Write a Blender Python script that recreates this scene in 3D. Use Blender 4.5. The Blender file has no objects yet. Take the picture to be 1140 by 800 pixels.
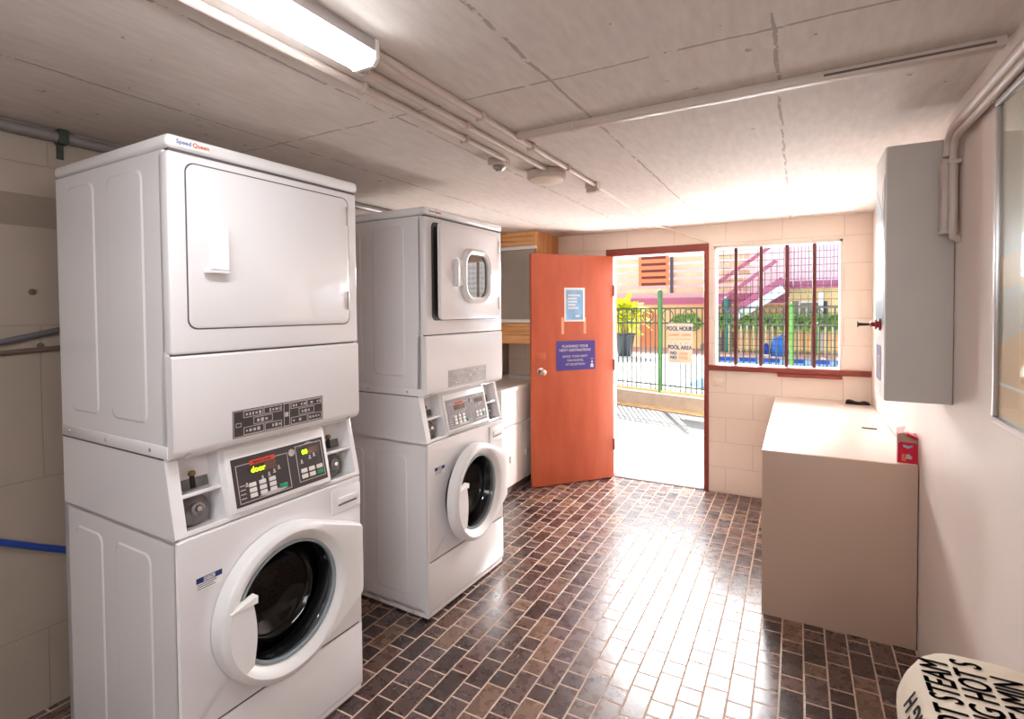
import bpy, bmesh, math, random
from mathutils import Matrix, Vector
PI = math.pi
random.seed(7)
scene = bpy.context.scene
COL = scene.collection
D2R = math.radians

# ------------------------------------------------------------------ materials
def srgb(r, g, b):
    f = lambda c: (c/255/12.92) if c/255 <= .04045 else ((c/255+.055)/1.055)**2.4
    return (f(r), f(g), f(b), 1)

def newmat(name):
    m = bpy.data.materials.new(name); m.use_nodes = True
    nt = m.node_tree
    return m, nt, nt.nodes['Principled BSDF']

def N(nt, typ, **kw):
    n = nt.nodes.new(typ)
    for k, v in kw.items():
        setattr(n, k, v)
    return n

def math_node(nt, op, a, b=None, c=None):
    n = N(nt, 'ShaderNodeMath', operation=op)
    for i, v in enumerate((a, b, c)):
        if v is None: continue
        if isinstance(v, (int, float)): n.inputs[i].default_value = v
        else: nt.links.new(v, n.inputs[i])
    return n.outputs[0]

def mixcol(nt, fac, a, b, blend='MIX'):
    n = N(nt, 'ShaderNodeMix', data_type='RGBA', blend_type=blend)
    for s, v in ((n.inputs[0], fac), (n.inputs[6], a), (n.inputs[7], b)):
        if isinstance(v, (int, float)): s.default_value = v
        elif isinstance(v, tuple): s.default_value = v
        else: nt.links.new(v, s)
    return n.outputs[2]

def noise(nt, vec, scale, detail=4, rough=.55):
    n = N(nt, 'ShaderNodeTexNoise'); n.inputs['Scale'].default_value = scale
    n.inputs['Detail'].default_value = detail; n.inputs['Roughness'].default_value = rough
    if vec is not None: nt.links.new(vec, n.inputs['Vector'])
    return n.outputs['Fac']

def ramp(nt, fac, stops):
    n = N(nt, 'ShaderNodeValToRGB'); nt.links.new(fac, n.inputs[0])
    el = n.color_ramp.elements
    while len(el) < len(stops): el.new(.5)
    for e, (p, c) in zip(el, stops):
        e.position = p; e.color = c if isinstance(c, tuple) else (c, c, c, 1)
    return n.outputs[0]

def bump(nt, bsdf, height, strength=.3, dist=.01):
    b = N(nt, 'ShaderNodeBump'); b.inputs['Strength'].default_value = strength
    b.inputs['Distance'].default_value = dist
    nt.links.new(height, b.inputs['Height']); nt.links.new(b.outputs[0], bsdf.inputs['Normal'])

def pos_xyz(nt):
    g = N(nt, 'ShaderNodeNewGeometry'); s = N(nt, 'ShaderNodeSeparateXYZ')
    nt.links.new(g.outputs['Position'], s.inputs[0])
    return g.outputs['Position'], s.outputs[0], s.outputs[1], s.outputs[2]

def plain(name, col, rough=.5, metal=0, var=.06, scale=9, bmp=0, coat=0, spec=.5):
    m, nt, b = newmat(name)
    tc = N(nt, 'ShaderNodeTexCoord')
    f = noise(nt, tc.outputs['Object'], scale)
    dark = tuple(c*(1-var) for c in col[:3])+(1,); lite = tuple(min(1, c*(1+var)) for c in col[:3])+(1,)
    nt.links.new(ramp(nt, f, [(.3, dark), (.7, lite)]), b.inputs['Base Color'])
    b.inputs['Roughness'].default_value = rough; b.inputs['Metallic'].default_value = metal
    b.inputs['Specular IOR Level'].default_value = spec
    if coat: b.inputs['Coat Weight'].default_value = coat; b.inputs['Coat Roughness'].default_value = .05
    if bmp: bump(nt, b, noise(nt, tc.outputs['Object'], scale*12, 6), bmp, .004)
    return m

def emit(name, col, s):
    m, nt, b = newmat(name)
    b.inputs['Base Color'].default_value = col; b.inputs['Emission Color'].default_value = col
    b.inputs['Emission Strength'].default_value = s
    return m

M = {}
M['enamel'] = plain('white_enamel', srgb(232, 229, 230), .16, var=.015, scale=3, coat=.3)
M['lid'] = plain('white_plastic', srgb(235, 233, 233), .3, var=.015, scale=3)
M['gap'] = plain('dark_seam', srgb(95, 88, 88), .7)
M['dark_gap'] = plain('dark_gap', srgb(40, 36, 36), .8)
M['steel'] = plain('brushed_steel', srgb(190, 186, 182), .28, 1, .1, 30)
M['coin_steel'] = plain('scratched_steel', srgb(128, 123, 121), .5, .2, .2, 40)
M['chrome'] = plain('chrome', srgb(225, 222, 220), .12, 1, .03)
M['brass'] = plain('dull_brass', srgb(150, 125, 95), .35, 1)
M['panel_dark'] = plain('charcoal_panel', srgb(62, 54, 55), .35, var=.05)
M['panel_grey'] = plain('faded_panel', srgb(122, 112, 115), .4, var=.05)
M['label_dark'] = plain('dark_label', srgb(58, 50, 50), .4)
M['label_grey'] = plain('grey_label', srgb(140, 130, 132), .4)
M['print_light'] = plain('pale_print', srgb(190, 182, 180), .5)
M['key'] = plain('pale_key', srgb(225, 220, 215), .4)
M['green_key'] = plain('green_key', srgb(25, 150, 105), .4)
M['red_print'] = plain('red_print', srgb(225, 70, 45), .4)
M['orange_print'] = plain('orange_print', srgb(225, 110, 70), .4)
M['blue_print'] = plain('blue_print', srgb(90, 130, 190), .4)
M['navy_print'] = plain('navy_print', srgb(30, 45, 110), .5)
M['display'] = plain('display_glass', srgb(75, 70, 45), .2)
M['display_amber'] = plain('display_amber', srgb(110, 85, 70), .2)
M['lime'] = emit('lime_segments', srgb(190, 235, 30), 1.2)
M['rubber'] = plain('grey_rubber', srgb(70, 68, 70), .6)
M['drum'] = plain('drum_steel', srgb(44, 40, 40), .35, 1, .2, 60)
M['glass_rim'] = plain('teal_glass_rim', srgb(150, 162, 166), .15)
M['white'] = plain('white_paint', srgb(240, 238, 234), .4, var=.02)
M['white_print'] = plain('white_print', srgb(245, 243, 240), .5, var=.01)
M['black'] = plain('black_plastic', srgb(22, 20, 20), .4)
M['bench'] = plain('shaded_cream_laminate', srgb(200, 172, 152), .42, var=.025, scale=2)  # cream darkened to hold the shade on the bench panels
M['benchtop'] = plain('pale_laminate', srgb(232, 220, 210), .3, var=.02, scale=2)
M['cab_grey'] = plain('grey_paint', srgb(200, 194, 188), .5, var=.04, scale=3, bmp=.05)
M['pipe'] = plain('painted_conduit', srgb(206, 190, 180), .4, var=.05)
M['alu'] = plain('aluminium', srgb(200, 196, 196), .3, .6, .04)
M['redwood'] = plain('red_brown_paint', srgb(140, 62, 50), .45, var=.12, scale=14, bmp=.1)
M['bar'] = plain('dark_red_bar', srgb(98, 42, 34), .5, var=.15, scale=20)
M['pinkjamb'] = plain('pale_pink_paint', srgb(232, 205, 196), .5)
M['wire'] = plain('black_wire', srgb(45, 38, 38), .5, .2)
M['blue_hose'] = plain('blue_hose', srgb(38, 68, 150), .4)
M['grey_hose'] = plain('grey_hose', srgb(95, 92, 98), .4)
M['brown_pipe'] = plain('brown_pipe', srgb(105, 85, 74), .5)
M['grey_pipe'] = plain('grey_pipe', srgb(140, 133, 132), .4, .3)
M['purple'] = plain('purple_sign', srgb(74, 62, 150), .4, var=.05)
M['poster_blue'] = plain('pale_blue_poster', srgb(140, 190, 232), .4, var=.2, scale=14)
M['palegrey'] = plain('grey_panel', srgb(158, 150, 140), .3, var=.04)
M['red_box'] = plain('red_carton', srgb(205, 20, 58), .35, var=.05)
M['cream_card'] = plain('cream_card', srgb(222, 196, 170), .6)
M['sign_cream'] = plain('cream_sign_board', srgb(172, 154, 130), .6, var=.03)
M['scrape'] = plain('bare_paint_scrape', srgb(236, 178, 140), .6)
M['pink_film'] = plain('pink_film', srgb(235, 190, 195), .4)
M['cloth_black'] = plain('black_cloth', srgb(28, 22, 22), .9, var=.3, scale=40, bmp=.4)
M['sticker_pale'] = plain('pale_sticker', srgb(150, 184, 204), .3, var=.2, scale=20)
M['sticker_teal'] = plain('teal_sticker', srgb(20, 75, 100), .3, var=.4, scale=30)
M['sticker_purple'] = plain('purple_sticker', srgb(120, 112, 165), .3, var=.15, scale=30)
M['knob_red'] = plain('red_knob', srgb(165, 45, 40), .35)
M['map_pale'] = plain('pale_map', srgb(214, 204, 182), .4, var=.05, scale=3)
M['map_orange'] = plain('orange_map', srgb(238, 196, 140), .4, var=.05, scale=3)
M['lens'] = plain('opal_lens', srgb(240, 228, 212), .4)
# outside
M['path'] = plain('pale_concrete', srgb(106, 107, 106), .8, var=.04, scale=3, bmp=.1)
M['kerb'] = plain('grey_kerb', srgb(150, 132, 115), .85, var=.1, scale=6, bmp=.2)
M['coping'] = plain('sand_coping', srgb(208, 164, 112), .85, var=.15, scale=9, bmp=.2)
M['deck'] = plain('white_deck', srgb(238, 235, 228), .8, var=.03)
M['pink_pave'] = plain('pink_paving', srgb(214, 165, 150), .8, var=.1)
M['fence'] = plain('dark_green_steel', srgb(52, 62, 50), .5)
M['green_post'] = plain('green_post', srgb(60, 110, 56), .5, var=.15, scale=8)
M['lime_post'] = plain('light_green_post', srgb(84, 138, 66), .5, var=.1)
M['teal_post'] = plain('teal_post', srgb(40, 120, 95), .5, var=.1)
M['cream_picket'] = plain('cream_picket', srgb(228, 216, 170), .6, var=.1)
M['pot'] = plain('black_pot', srgb(40, 48, 62), .35, var=.1)
M['trunk'] = plain('palm_stem', srgb(170, 150, 70), .8)
M['frond'] = plain('yellow_green_leaf', srgb(214, 214, 40), .6, var=.35, scale=3)
M['leaf'] = plain('green_leaf', srgb(140, 176, 70), .6, var=.45, scale=2)
M['cream_wall'] = plain('yellow_render', srgb(248, 218, 156), .85, var=.05)
M['orange_wall'] = plain('apricot_render', srgb(244, 196, 140), .85, var=.06)
M['slat'] = plain('tan_slat', srgb(222, 184, 150), .7, var=.12, scale=3)
M['terracotta'] = plain('terracotta', srgb(226, 130, 82), .7, var=.05)
M['slot'] = plain('dark_slot', srgb(110, 45, 48), .8)
M['plum'] = plain('plum_paint', srgb(178, 90, 118), .5, var=.06)
M['plum_pale'] = plain('pale_plum_paint', srgb(206, 140, 158), .5)
M['plum_dark'] = plain('dark_plum_post', srgb(70, 56, 74), .5)
M['pale_bal'] = plain('pale_balustrade', srgb(250, 238, 240), .7)
M['win_dark'] = plain('dark_window', srgb(120, 108, 95), .2)
M['tubblue'] = plain('blue_plastic', srgb(30, 105, 190), .35, var=.15)
M['tubdark'] = plain('dark_blue_plastic', srgb(28, 55, 140), .35)
M['yellow'] = plain('yellow_plastic', srgb(225, 205, 80), .4)

def glass_mat(name, tint, rough=.01, refl=.7):
    m, nt, b = newmat(name)
    out = nt.nodes['Material Output']; nt.nodes.remove(b)
    t = N(nt, 'ShaderNodeBsdfTransparent'); t.inputs[0].default_value = tint
    g = N(nt, 'ShaderNodeBsdfGlossy'); g.inputs['Roughness'].default_value = rough
    lw = N(nt, 'ShaderNodeLayerWeight')
    fo = math_node(nt, 'ADD', math_node(nt, 'MULTIPLY', math_node(nt, 'POWER', lw.outputs['Facing'], 4.0), refl), .045)
    mx = N(nt, 'ShaderNodeMixShader')
    nt.links.new(fo, mx.inputs[0]); nt.links.new(t.outputs[0], mx.inputs[1]); nt.links.new(g.outputs[0], mx.inputs[2])
    nt.links.new(mx.outputs[0], out.inputs[0])
    return m
M['door_glass'] = glass_mat('smoked_glass', (.34, .35, .37, 1), .03, 1.0)
M['clear_glass'] = glass_mat('clear_glass', (.95, .96, .96, 1), .02, .28)
m, nt, b = newmat('mirror_glass'); b.inputs['Base Color'].default_value = srgb(120, 112, 106); b.inputs['Roughness'].default_value = .04; b.inputs['Metallic'].default_value = .85
M['mirror_glass'] = m

# floor tiles: columns along y, long and square tiles alternating, neighbours shifted by half a repeat
PITCH, X0, PER = .0857, .1935, .2571
def floor_mat():
    m, nt, b = newmat('brown_quarry_tiles')
    P, x, y, z = pos_xyz(nt)
    mm = lambda *a: math_node(nt, *a)
    u = mm('DIVIDE', mm('SUBTRACT', x, X0), PITCH)
    i = mm('FLOOR', u); fx = mm('SUBTRACT', u, i)
    par = mm('FLOORED_MODULO', i, 2.0)
    v = mm('ADD', mm('DIVIDE', mm('SUBTRACT', y, 2.454), PER), mm('MULTIPLY', mm('SUBTRACT', par, 1.0), .5))
    j = mm('FLOOR', v); fv = mm('SUBTRACT', v, j)
    sq = mm('LESS_THAN', fv, 1/3)                       # square tile first, then the long one
    lo = mm('MULTIPLY', mm('SUBTRACT', 1.0, sq), 1/3)
    hi = mm('ADD', mm('MULTIPLY', sq, 1/3), mm('SUBTRACT', 1.0, sq))
    dy = mm('MULTIPLY', mm('MINIMUM', mm('SUBTRACT', fv, lo), mm('SUBTRACT', hi, fv)), PER)
    dx = mm('MULTIPLY', mm('MINIMUM', fx, mm('SUBTRACT', 1.0, fx)), PITCH)
    nz = noise(nt, P, 60, 3)
    d = mm('ADD', mm('MINIMUM', dx, dy), mm('MULTIPLY', mm('SUBTRACT', nz, .5), .0016))
    g = N(nt, 'ShaderNodeMapRange', interpolation_type='SMOOTHSTEP'); nt.links.new(d, g.inputs[0])
    g.inputs[1].default_value = .0022; g.inputs[2].default_value = .0042
    tile = g.outputs[0]
    cx = N(nt, 'ShaderNodeCombineXYZ'); nt.links.new(i, cx.inputs[0]); nt.links.new(mm('ADD', mm('MULTIPLY', j, 2.0), sq), cx.inputs[1])
    wn = N(nt, 'ShaderNodeTexWhiteNoise', noise_dimensions='2D'); nt.links.new(cx.outputs[0], wn.inputs['Vector'])
    base = ramp(nt, wn.outputs[0], [(0, srgb(60, 46, 44)), (.22, srgb(78, 60, 56)), (.42, srgb(98, 78, 73)), (.6, srgb(110, 84, 74)), (.78, srgb(92, 80, 84)), (1, srgb(140, 114, 94))])
    mot = noise(nt, P, 20, 3, .55)
    base = mixcol(nt, .38, base, ramp(nt, mot, [(.25, srgb(70, 56, 54)), (.75, srgb(190, 160, 142))]), 'OVERLAY')
    spk = noise(nt, P, 150, 2, .6)
    base = mixcol(nt, .35, base, ramp(nt, spk, [(.3, srgb(95, 85, 85)), (.7, srgb(190, 180, 176))]), 'OVERLAY')
    grout = mixcol(nt, noise(nt, P, 8, 3), srgb(184, 158, 142), srgb(214, 192, 174))
    nt.links.new(mixcol(nt, tile, grout, base), b.inputs['Base Color'])
    r = mm('ADD', mm('MULTIPLY', mot, .22), .17)
    r2 = N(nt, 'ShaderNodeMix'); nt.links.new(tile, r2.inputs[0]); r2.inputs[2].default_value = .7; nt.links.new(r, r2.inputs[3])
    nt.links.new(r2.outputs[0], b.inputs['Roughness'])
    h = mm('ADD', mm('MULTIPLY', tile, 1.0), mm('MULTIPLY', noise(nt, P, 90, 4), .14))
    h = mm('ADD', h, mm('MULTIPLY', wn.outputs[1] if False else wn.outputs[0], .1))
    bump(nt, b, h, .35, .004)
    nt.links.new(mm('MULTIPLY', tile, 1.0), b.inputs['Specular IOR Level'])
    return m
M['floor'] = floor_mat()

def seams(nt, coord, period, phase, width):
    u = math_node(nt, 'DIVIDE', math_node(nt, 'SUBTRACT', coord, phase), period)
    f = math_node(nt, 'ABSOLUTE', math_node(nt, 'SUBTRACT', u, math_node(nt, 'ROUND', u)))
    return math_node(nt, 'MULTIPLY', f, period)   # distance to the nearest line

def ceiling_mat():
    m, nt, b = newmat('painted_board_marked_concrete')
    P, x, y, z = pos_xyz(nt)
    mm = lambda *a: math_node(nt, *a)
    wob = mm('MULTIPLY', mm('SUBTRACT', noise(nt, P, 7, 4), .5), .03)
    d = mm('MINIMUM', seams(nt, mm('ADD', x, wob), .585, .283, 0), seams(nt, mm('ADD', y, wob), 2.37, 1.335, 0))
    brk = noise(nt, P, 5, 3)
    w = mm('MULTIPLY', brk, .009)
    line = mm('LESS_THAN', d, w)
    line = mm('MULTIPLY', line, mm('GREATER_THAN', noise(nt, P, 11, 5, .7), .45))
    st = N(nt, 'ShaderNodeMapping'); nt.links.new(P, st.inputs[0]); st.inputs['Scale'].default_value = (38, 9, 1)
    grain = noise(nt, st.outputs[0], 1.0, 5, .6)
    v = N(nt, 'ShaderNodeTexVoronoi'); v.inputs['Scale'].default_value = 9; v.inputs['Randomness'].default_value = 1
    nt.links.new(P, v.inputs['Vector'])
    pit = mm('LESS_THAN', v.outputs['Distance'], mm('MULTIPLY', mm('SUBTRACT', noise(nt, P, 3.1, 2), .41), .5))
    pit = mm('MULTIPLY', pit, mm('GREATER_THAN', noise(nt, P, 70, 3), .5))
    mark = mm('MAXIMUM', line, pit)
    basec = ramp(nt, grain, [(.25, srgb(214, 203, 195)), (.75, srgb(231, 222, 215))])
    nt.links.new(mixcol(nt, mm('MULTIPLY', mark, .5), basec, srgb(112, 92, 82)), b.inputs['Base Color'])
    b.inputs['Roughness'].default_value = .75
    bump(nt, b, mm('SUBTRACT', mm('MULTIPLY', grain, .4), mark), .35, .006)
    return m
M['ceiling'] = ceiling_mat()

def block_mat(name, c1, c2, hor, hph, ver, vph, axis, depth=.5, line=.0022, shift=.5, rough=.55, tint=.85):
    m, nt, b = newmat(name)
    P, x, y, z = pos_xyz(nt)
    mm = lambda *a: math_node(nt, *a)
    c = {'x': x, 'y': y}[axis]
    row = mm('FLOOR', mm('DIVIDE', mm('SUBTRACT', z, hph), hor))
    c2_ = mm('ADD', c, mm('MULTIPLY', mm('FLOORED_MODULO', row, 2.0), ver*shift))
    d = mm('MINIMUM', seams(nt, z, hor, hph, 0), seams(nt, c2_, ver, vph, 0))
    g = N(nt, 'ShaderNodeMapRange', interpolation_type='SMOOTHSTEP'); nt.links.new(d, g.inputs[0])
    g.inputs[1].default_value = line*.4; g.inputs[2].default_value = line*1.8
    f = noise(nt, P, 2.2, 5)
    base = ramp(nt, f, [(.3, c1), (.7, c2)])
    dark = mixcol(nt, 1.0, base, (tint, tint*.97, tint*.94, 1), 'MULTIPLY')
    nt.links.new(mixcol(nt, g.outputs[0], dark, base), b.inputs['Base Color'])
    b.inputs['Roughness'].default_value = rough
    bump(nt, b, mm('ADD', g.outputs[0], mm('MULTIPLY', noise(nt, P, 45, 4), .12)), depth, .004)
    return m
M['wall_back'] = block_mat('painted_blockwork', srgb(240, 224, 208), srgb(246, 232, 218), .2, .008, .4, -.17, 'x', .3, rough=.5, tint=.8)
M['wall_left'] = block_mat('painted_panels', srgb(160, 145, 132), srgb(170, 155, 142), .572, .303, 1.2, .2, 'y', .3, rough=.5)  # even tone darkened to carry the shadow lying on this wall
M['wall_dim'] = plain('dim_painted_wall', srgb(120, 108, 98), .7)
M['wall_right'] = block_mat('painted_render', srgb(226, 212, 203), srgb(234, 220, 211), 9, -3, 9, -3, 'y', .15, rough=.45)

def wood_mat(name, axis_scale, cols):
    m, nt, b = newmat(name)
    tc = N(nt, 'ShaderNodeTexCoord')
    st = N(nt, 'ShaderNodeMapping'); nt.links.new(tc.outputs['Object'], st.inputs[0]); st.inputs['Scale'].default_value = axis_scale
    f = noise(nt, st.outputs[0], 1, 6, .6)
    nt.links.new(ramp(nt, f, [(.25, cols[0]), (.5, cols[1]), (.75, cols[2])]), b.inputs['Base Color'])
    b.inputs['Roughness'].default_value = .45
    bump(nt, b, f, .15, .004)
    return m
M['pine_h'] = wood_mat('pine_boards', (2, 9, 42), (srgb(184, 118, 66), srgb(226, 168, 108), srgb(240, 196, 142)))
M['pine_v'] = wood_mat('pine_side_boards', (30, 42, 2), (srgb(170, 106, 58), srgb(214, 150, 92), srgb(232, 182, 124)))

def leaf_paint():
    m, nt, b = newmat('orange_red_door_paint')
    P, x, y, z = pos_xyz(nt)
    st = N(nt, 'ShaderNodeMapping'); nt.links.new(P, st.inputs[0]); st.inputs['Scale'].default_value = (3, 3, .7)
    f = noise(nt, st.outputs[0], 3, 5)
    base = ramp(nt, f, [(.3, srgb(188, 90, 62)), (.7, srgb(204, 104, 72))])
    nt.links.new(base, b.inputs['Base Color']); b.inputs['Roughness'].default_value = .35
    bump(nt, b, noise(nt, P, 60, 3), .08, .003)
    return m
M['leaf_paint'] = leaf_paint()

def water_mat():
    m, nt, b = newmat('pool_water')
    P, x, y, z = pos_xyz(nt)
    f = noise(nt, P, 5, 3)
    nt.links.new(ramp(nt, f, [(.3, srgb(18, 110, 185)), (.7, srgb(50, 165, 205))]), b.inputs['Base Color'])
    b.inputs['Roughness'].default_value = .3; b.inputs['Specular IOR Level'].default_value = .15
    bump(nt, b, noise(nt, P, 9, 3), .2, .02)
    return m
M['water'] = water_mat()
def tile_band():
    m, nt, b = newmat('pool_waterline_tiles')
    P, x, y, z = pos_xyz(nt)
    d = math_node(nt, 'MINIMUM', seams(nt, x, .55, 0, 0), seams(nt, z, .3, .0, 0))
    nt.links.new(mixcol(nt, math_node(nt, 'LESS_THAN', d, .07), srgb(24, 84, 190), srgb(190, 215, 240)), b.inputs['Base Color'])
    return m
M['pool_tile'] = tile_band()
def cover_mat():
    m, nt, b = newmat('ironing_cover_cotton')
    tc = N(nt, 'ShaderNodeTexCoord')
    f = noise(nt, tc.outputs['Object'], 7, 4)
    nt.links.new(ramp(nt, f, [(.3, srgb(205, 188, 166)), (.7, srgb(222, 208, 190))]), b.inputs['Base Color'])
    b.inputs['Roughness'].default_value = .85
    bump(nt, b, f, .25, .02)
    return m
M['cover'] = cover_mat()
M['cover_ink'] = plain('cover_ink', srgb(42, 38, 42), .85)

# ------------------------------------------------------------------ mesh builder
class MB:
    def __init__(s, T=None): s.bm = bmesh.new(); s.T = T or Matrix()
    def _mv(s, vs, Tm):
        Tm = s.T @ (Tm or Matrix())
        for v in vs: v.co = Tm @ v.co
    def box(s, x0, x1, y0, y1, z0, z1, bev=0, seg=2, T=None, only=None):
        vs = [s.bm.verts.new((x, y, z)) for x in (x0, x1) for y in (y0, y1) for z in (z0, z1)]
        F = [(0, 1, 3, 2), (4, 6, 7, 5), (0, 4, 5, 1), (2, 3, 7, 6), (0, 2, 6, 4), (1, 5, 7, 3)]
        fs = [s.bm.faces.new([vs[i] for i in f]) for f in F]
        allv = list(vs)
        if bev:
            es = set(e for f in fs for e in f.edges)
            if only: es = [e for e in es if only(e.verts[0].co, e.verts[1].co)]
            r = bmesh.ops.bevel(s.bm, geom=list(es), offset=bev, segments=seg, profile=.5, affect='EDGES')
            allv = list(set(v for v in r['verts']) | set(v for v in vs if v.is_valid))
        s._mv(allv, T); return s
    def loft(s, loops, caps=(True, True), T=None, closed=True):
        L = [[s.bm.verts.new(p) for p in lp] for lp in loops]
        n = len(L[0])
        for a, b in zip(L, L[1:]):
            for i in range(n if closed else n-1):
                k = (i+1) % n
                s.bm.faces.new((a[i], a[k], b[k], b[i]))
        if caps[0]: s.bm.faces.new(list(reversed(L[0])))
        if caps[1]: s.bm.faces.new(L[-1])
        s._mv([v for l in L for v in l], T); return s
    def prism(s, pts, axis, d0, d1, T=None):
        f = {'x': lambda a, b, d: (d, a, b), 'y': lambda a, b, d: (a, d, b), 'z': lambda a, b, d: (a, b, d)}[axis]
        return s.loft([[f(a, b, d0) for a, b in pts], [f(a, b, d1) for a, b in pts]], T=T)
    def tube(s, pts, r, n=10, T=None, caps=(True, True), r2=None):
        pts = [Vector(p) for p in pts]; loops = []
        up = None
        for i, p in enumerate(pts):
            t = ((pts[i+1]-p).normalized() if i < len(pts)-1 else Vector()) + ((p-pts[i-1]).normalized() if i else Vector())
            t.normalize()
            if up is None: up = Vector((0, 0, 1)) if abs(t.z) < .9 else Vector((1, 0, 0))
            a = t.cross(up).normalized(); b2 = a.cross(t).normalized(); up = b2
            rr = r if r2 is None else r+(r2-r)*i/(len(pts)-1)
            loops.append([p+a*rr*math.cos(2*PI*k/n)+b2*rr*math.sin(2*PI*k/n) for k in range(n)])
        return s.loft(loops, caps, T)
    def lathe(s, prof, axis='z', o=(0, 0, 0), n=24, caps=(True, True), T=None):
        lp = []
        for r, h in prof:
            r = max(r, 1e-5); q = []
            for k in range(n):
                c, d = r*math.cos(2*PI*k/n), r*math.sin(2*PI*k/n)
                q.append({'z': (o[0]+c, o[1]+d, o[2]+h), 'x': (o[0]+h, o[1]+c, o[2]+d), 'y': (o[0]+c, o[1]+h, o[2]+d)}[axis])
            lp.append(q)
        return s.loft(lp, caps, T)
    def build(s, name, mat, parent=None, smooth=True, ang=35):
        bmesh.ops.recalc_face_normals(s.bm, faces=s.bm.faces[:])
        me = bpy.data.meshes.new(name); s.bm.to_mesh(me); s.bm.free()
        me.materials.append(M[mat] if isinstance(mat, str) else mat)
        if smooth:
            me.shade_smooth(); me.set_sharp_from_angle(angle=D2R(ang))
        o = bpy.data.objects.new(name, me); COL.objects.link(o)
        if parent: o.parent = parent
        return o

def tag(o, label=None, cat=None, group=None, kind=None):
    for k, v in (('label', label), ('category', cat), ('group', group), ('kind', kind)):
        if v: o[k] = v
    return o
def empty(name, loc=(0, 0, 0), rz=0, label=None, cat=None, group=None, kind=None):
    o = bpy.data.objects.new(name, None); COL.objects.link(o)
    o.location = loc; o.rotation_euler = (0, 0, rz); o.empty_display_size = .1
    return tag(o, label, cat, group, kind)
def struct(o): o['kind'] = 'structure'; return o

def rrect(y0, y1, z0, z1, r, n=5):
    pts = []
    for cy, cz, a0 in ((y1-r, z1-r, 0), (y0+r, z1-r, 90), (y0+r, z0+r, 180), (y1-r, z0+r, 270)):
        for k in range(n+1):
            a = D2R(a0+90*k/n); pts.append((cy+r*math.cos(a), cz+r*math.sin(a)))
    return pts
def ray_poly(poly, c, ang):
    """distance from c along ang to the boundary of a convex polygon"""
    d = (math.cos(ang), math.sin(ang)); best = 0
    for (ax, ay), (bx, by) in zip(poly, poly[1:]+poly[:1]):
        ex, ey = bx-ax, by-ay; den = d[0]*ey-d[1]*ex
        if abs(den) < 1e-12: continue
        t = ((ax-c[0])*ey-(ay-c[1])*ex)/den; u = ((ax-c[0])*d[1]-(ay-c[1])*d[0])/den
        if t > 0 and -1e-6 <= u <= 1+1e-6: best = max(best, t)
    return best

def text_mesh(name, txt, size, mat, parent, T, bold=0, align='CENTER', squeeze=1.0, extrude=.0004, spacing=1.0):
    cu = bpy.data.curves.new(name, 'FONT'); cu.body = txt; cu.size = size; cu.align_x = align; cu.align_y = 'CENTER'
    cu.extrude = extrude; cu.resolution_u = 3; cu.space_character = spacing
    tmp = bpy.data.objects.new('tmp', cu); COL.objects.link(tmp)
    bpy.context.view_layer.update()
    me = bpy.data.meshes.new_from_object(tmp.evaluated_get(bpy.context.evaluated_depsgraph_get()))
    bpy.data.objects.remove(tmp); bpy.data.curves.remove(cu)
    me.transform(Matrix.Diagonal((squeeze, 1, 1, 1)))
    if bold:
        bm = bmesh.new()
        for dx, dy in ((0, 0), (bold, 0), (-bold, 0), (0, bold), (0, -bold)):
            n0 = len(bm.verts); bm.from_mesh(me); bm.verts.ensure_lookup_table()
            for v in bm.verts[n0:]: v.co.x += dx; v.co.y += dy
        bm.to_mesh(me); bm.free()
    me.transform(T); me.materials.clear(); me.materials.append(M[mat]); me.name = name
    o = bpy.data.objects.new(name, me); COL.objects.link(o)
    if parent: o.parent = parent
    return o
def face_frame(o, right, up):
    """matrix whose X is the reading direction, Y is up, Z out of the face"""
    r = Vector(right).normalized(); u = Vector(up).normalized(); n = r.cross(u)
    T = Matrix((r, u, n)).transposed().to_4x4(); T.translation = Vector(o); return T

# ------------------------------------------------------------------ camera
CAM = dict(x=.3389, y=-.0921, z=1.4914, yaw=.497, pit=-.0242, rol=-.0079, f=587.59, sy=-41.38)
def cam_axes():
    cy, sy = math.cos(CAM['yaw']), math.sin(CAM['yaw']); cp, sp = math.cos(CAM['pit']), math.sin(CAM['pit'])
    fw = Vector((-sy*cp, cy*cp, sp)); rt = Vector((cy, sy, 0)); up = rt.cross(fw)
    c, s = math.cos(CAM['rol']), math.sin(CAM['rol'])
    return c*rt+s*up, -s*rt+c*up, fw
RT, UP, FW = cam_axes(); CP = Vector((CAM['x'], CAM['y'], CAM['z']))
def at(u, v, Y):
    """where the sight line through a pixel of the photo meets the plane y = Y"""
    d = RT*((u-570)/CAM['f'])-UP*((v-400-CAM['sy'])/CAM['f'])+FW
    return CP+d*((Y-CP.y)/d.y)
cam = bpy.data.cameras.new('camera'); co = bpy.data.objects.new('camera', cam); COL.objects.link(co)
mw = Matrix((RT, UP, -FW)).transposed().to_4x4(); mw.translation = CP; co.matrix_world = mw
cam.sensor_width = 36; cam.sensor_fit = 'HORIZONTAL'; cam.lens = 36*CAM['f']/1140; cam.shift_y = CAM['sy']/1140
cam.clip_start = .02; cam.clip_end = 300
scene.camera = co

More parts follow.
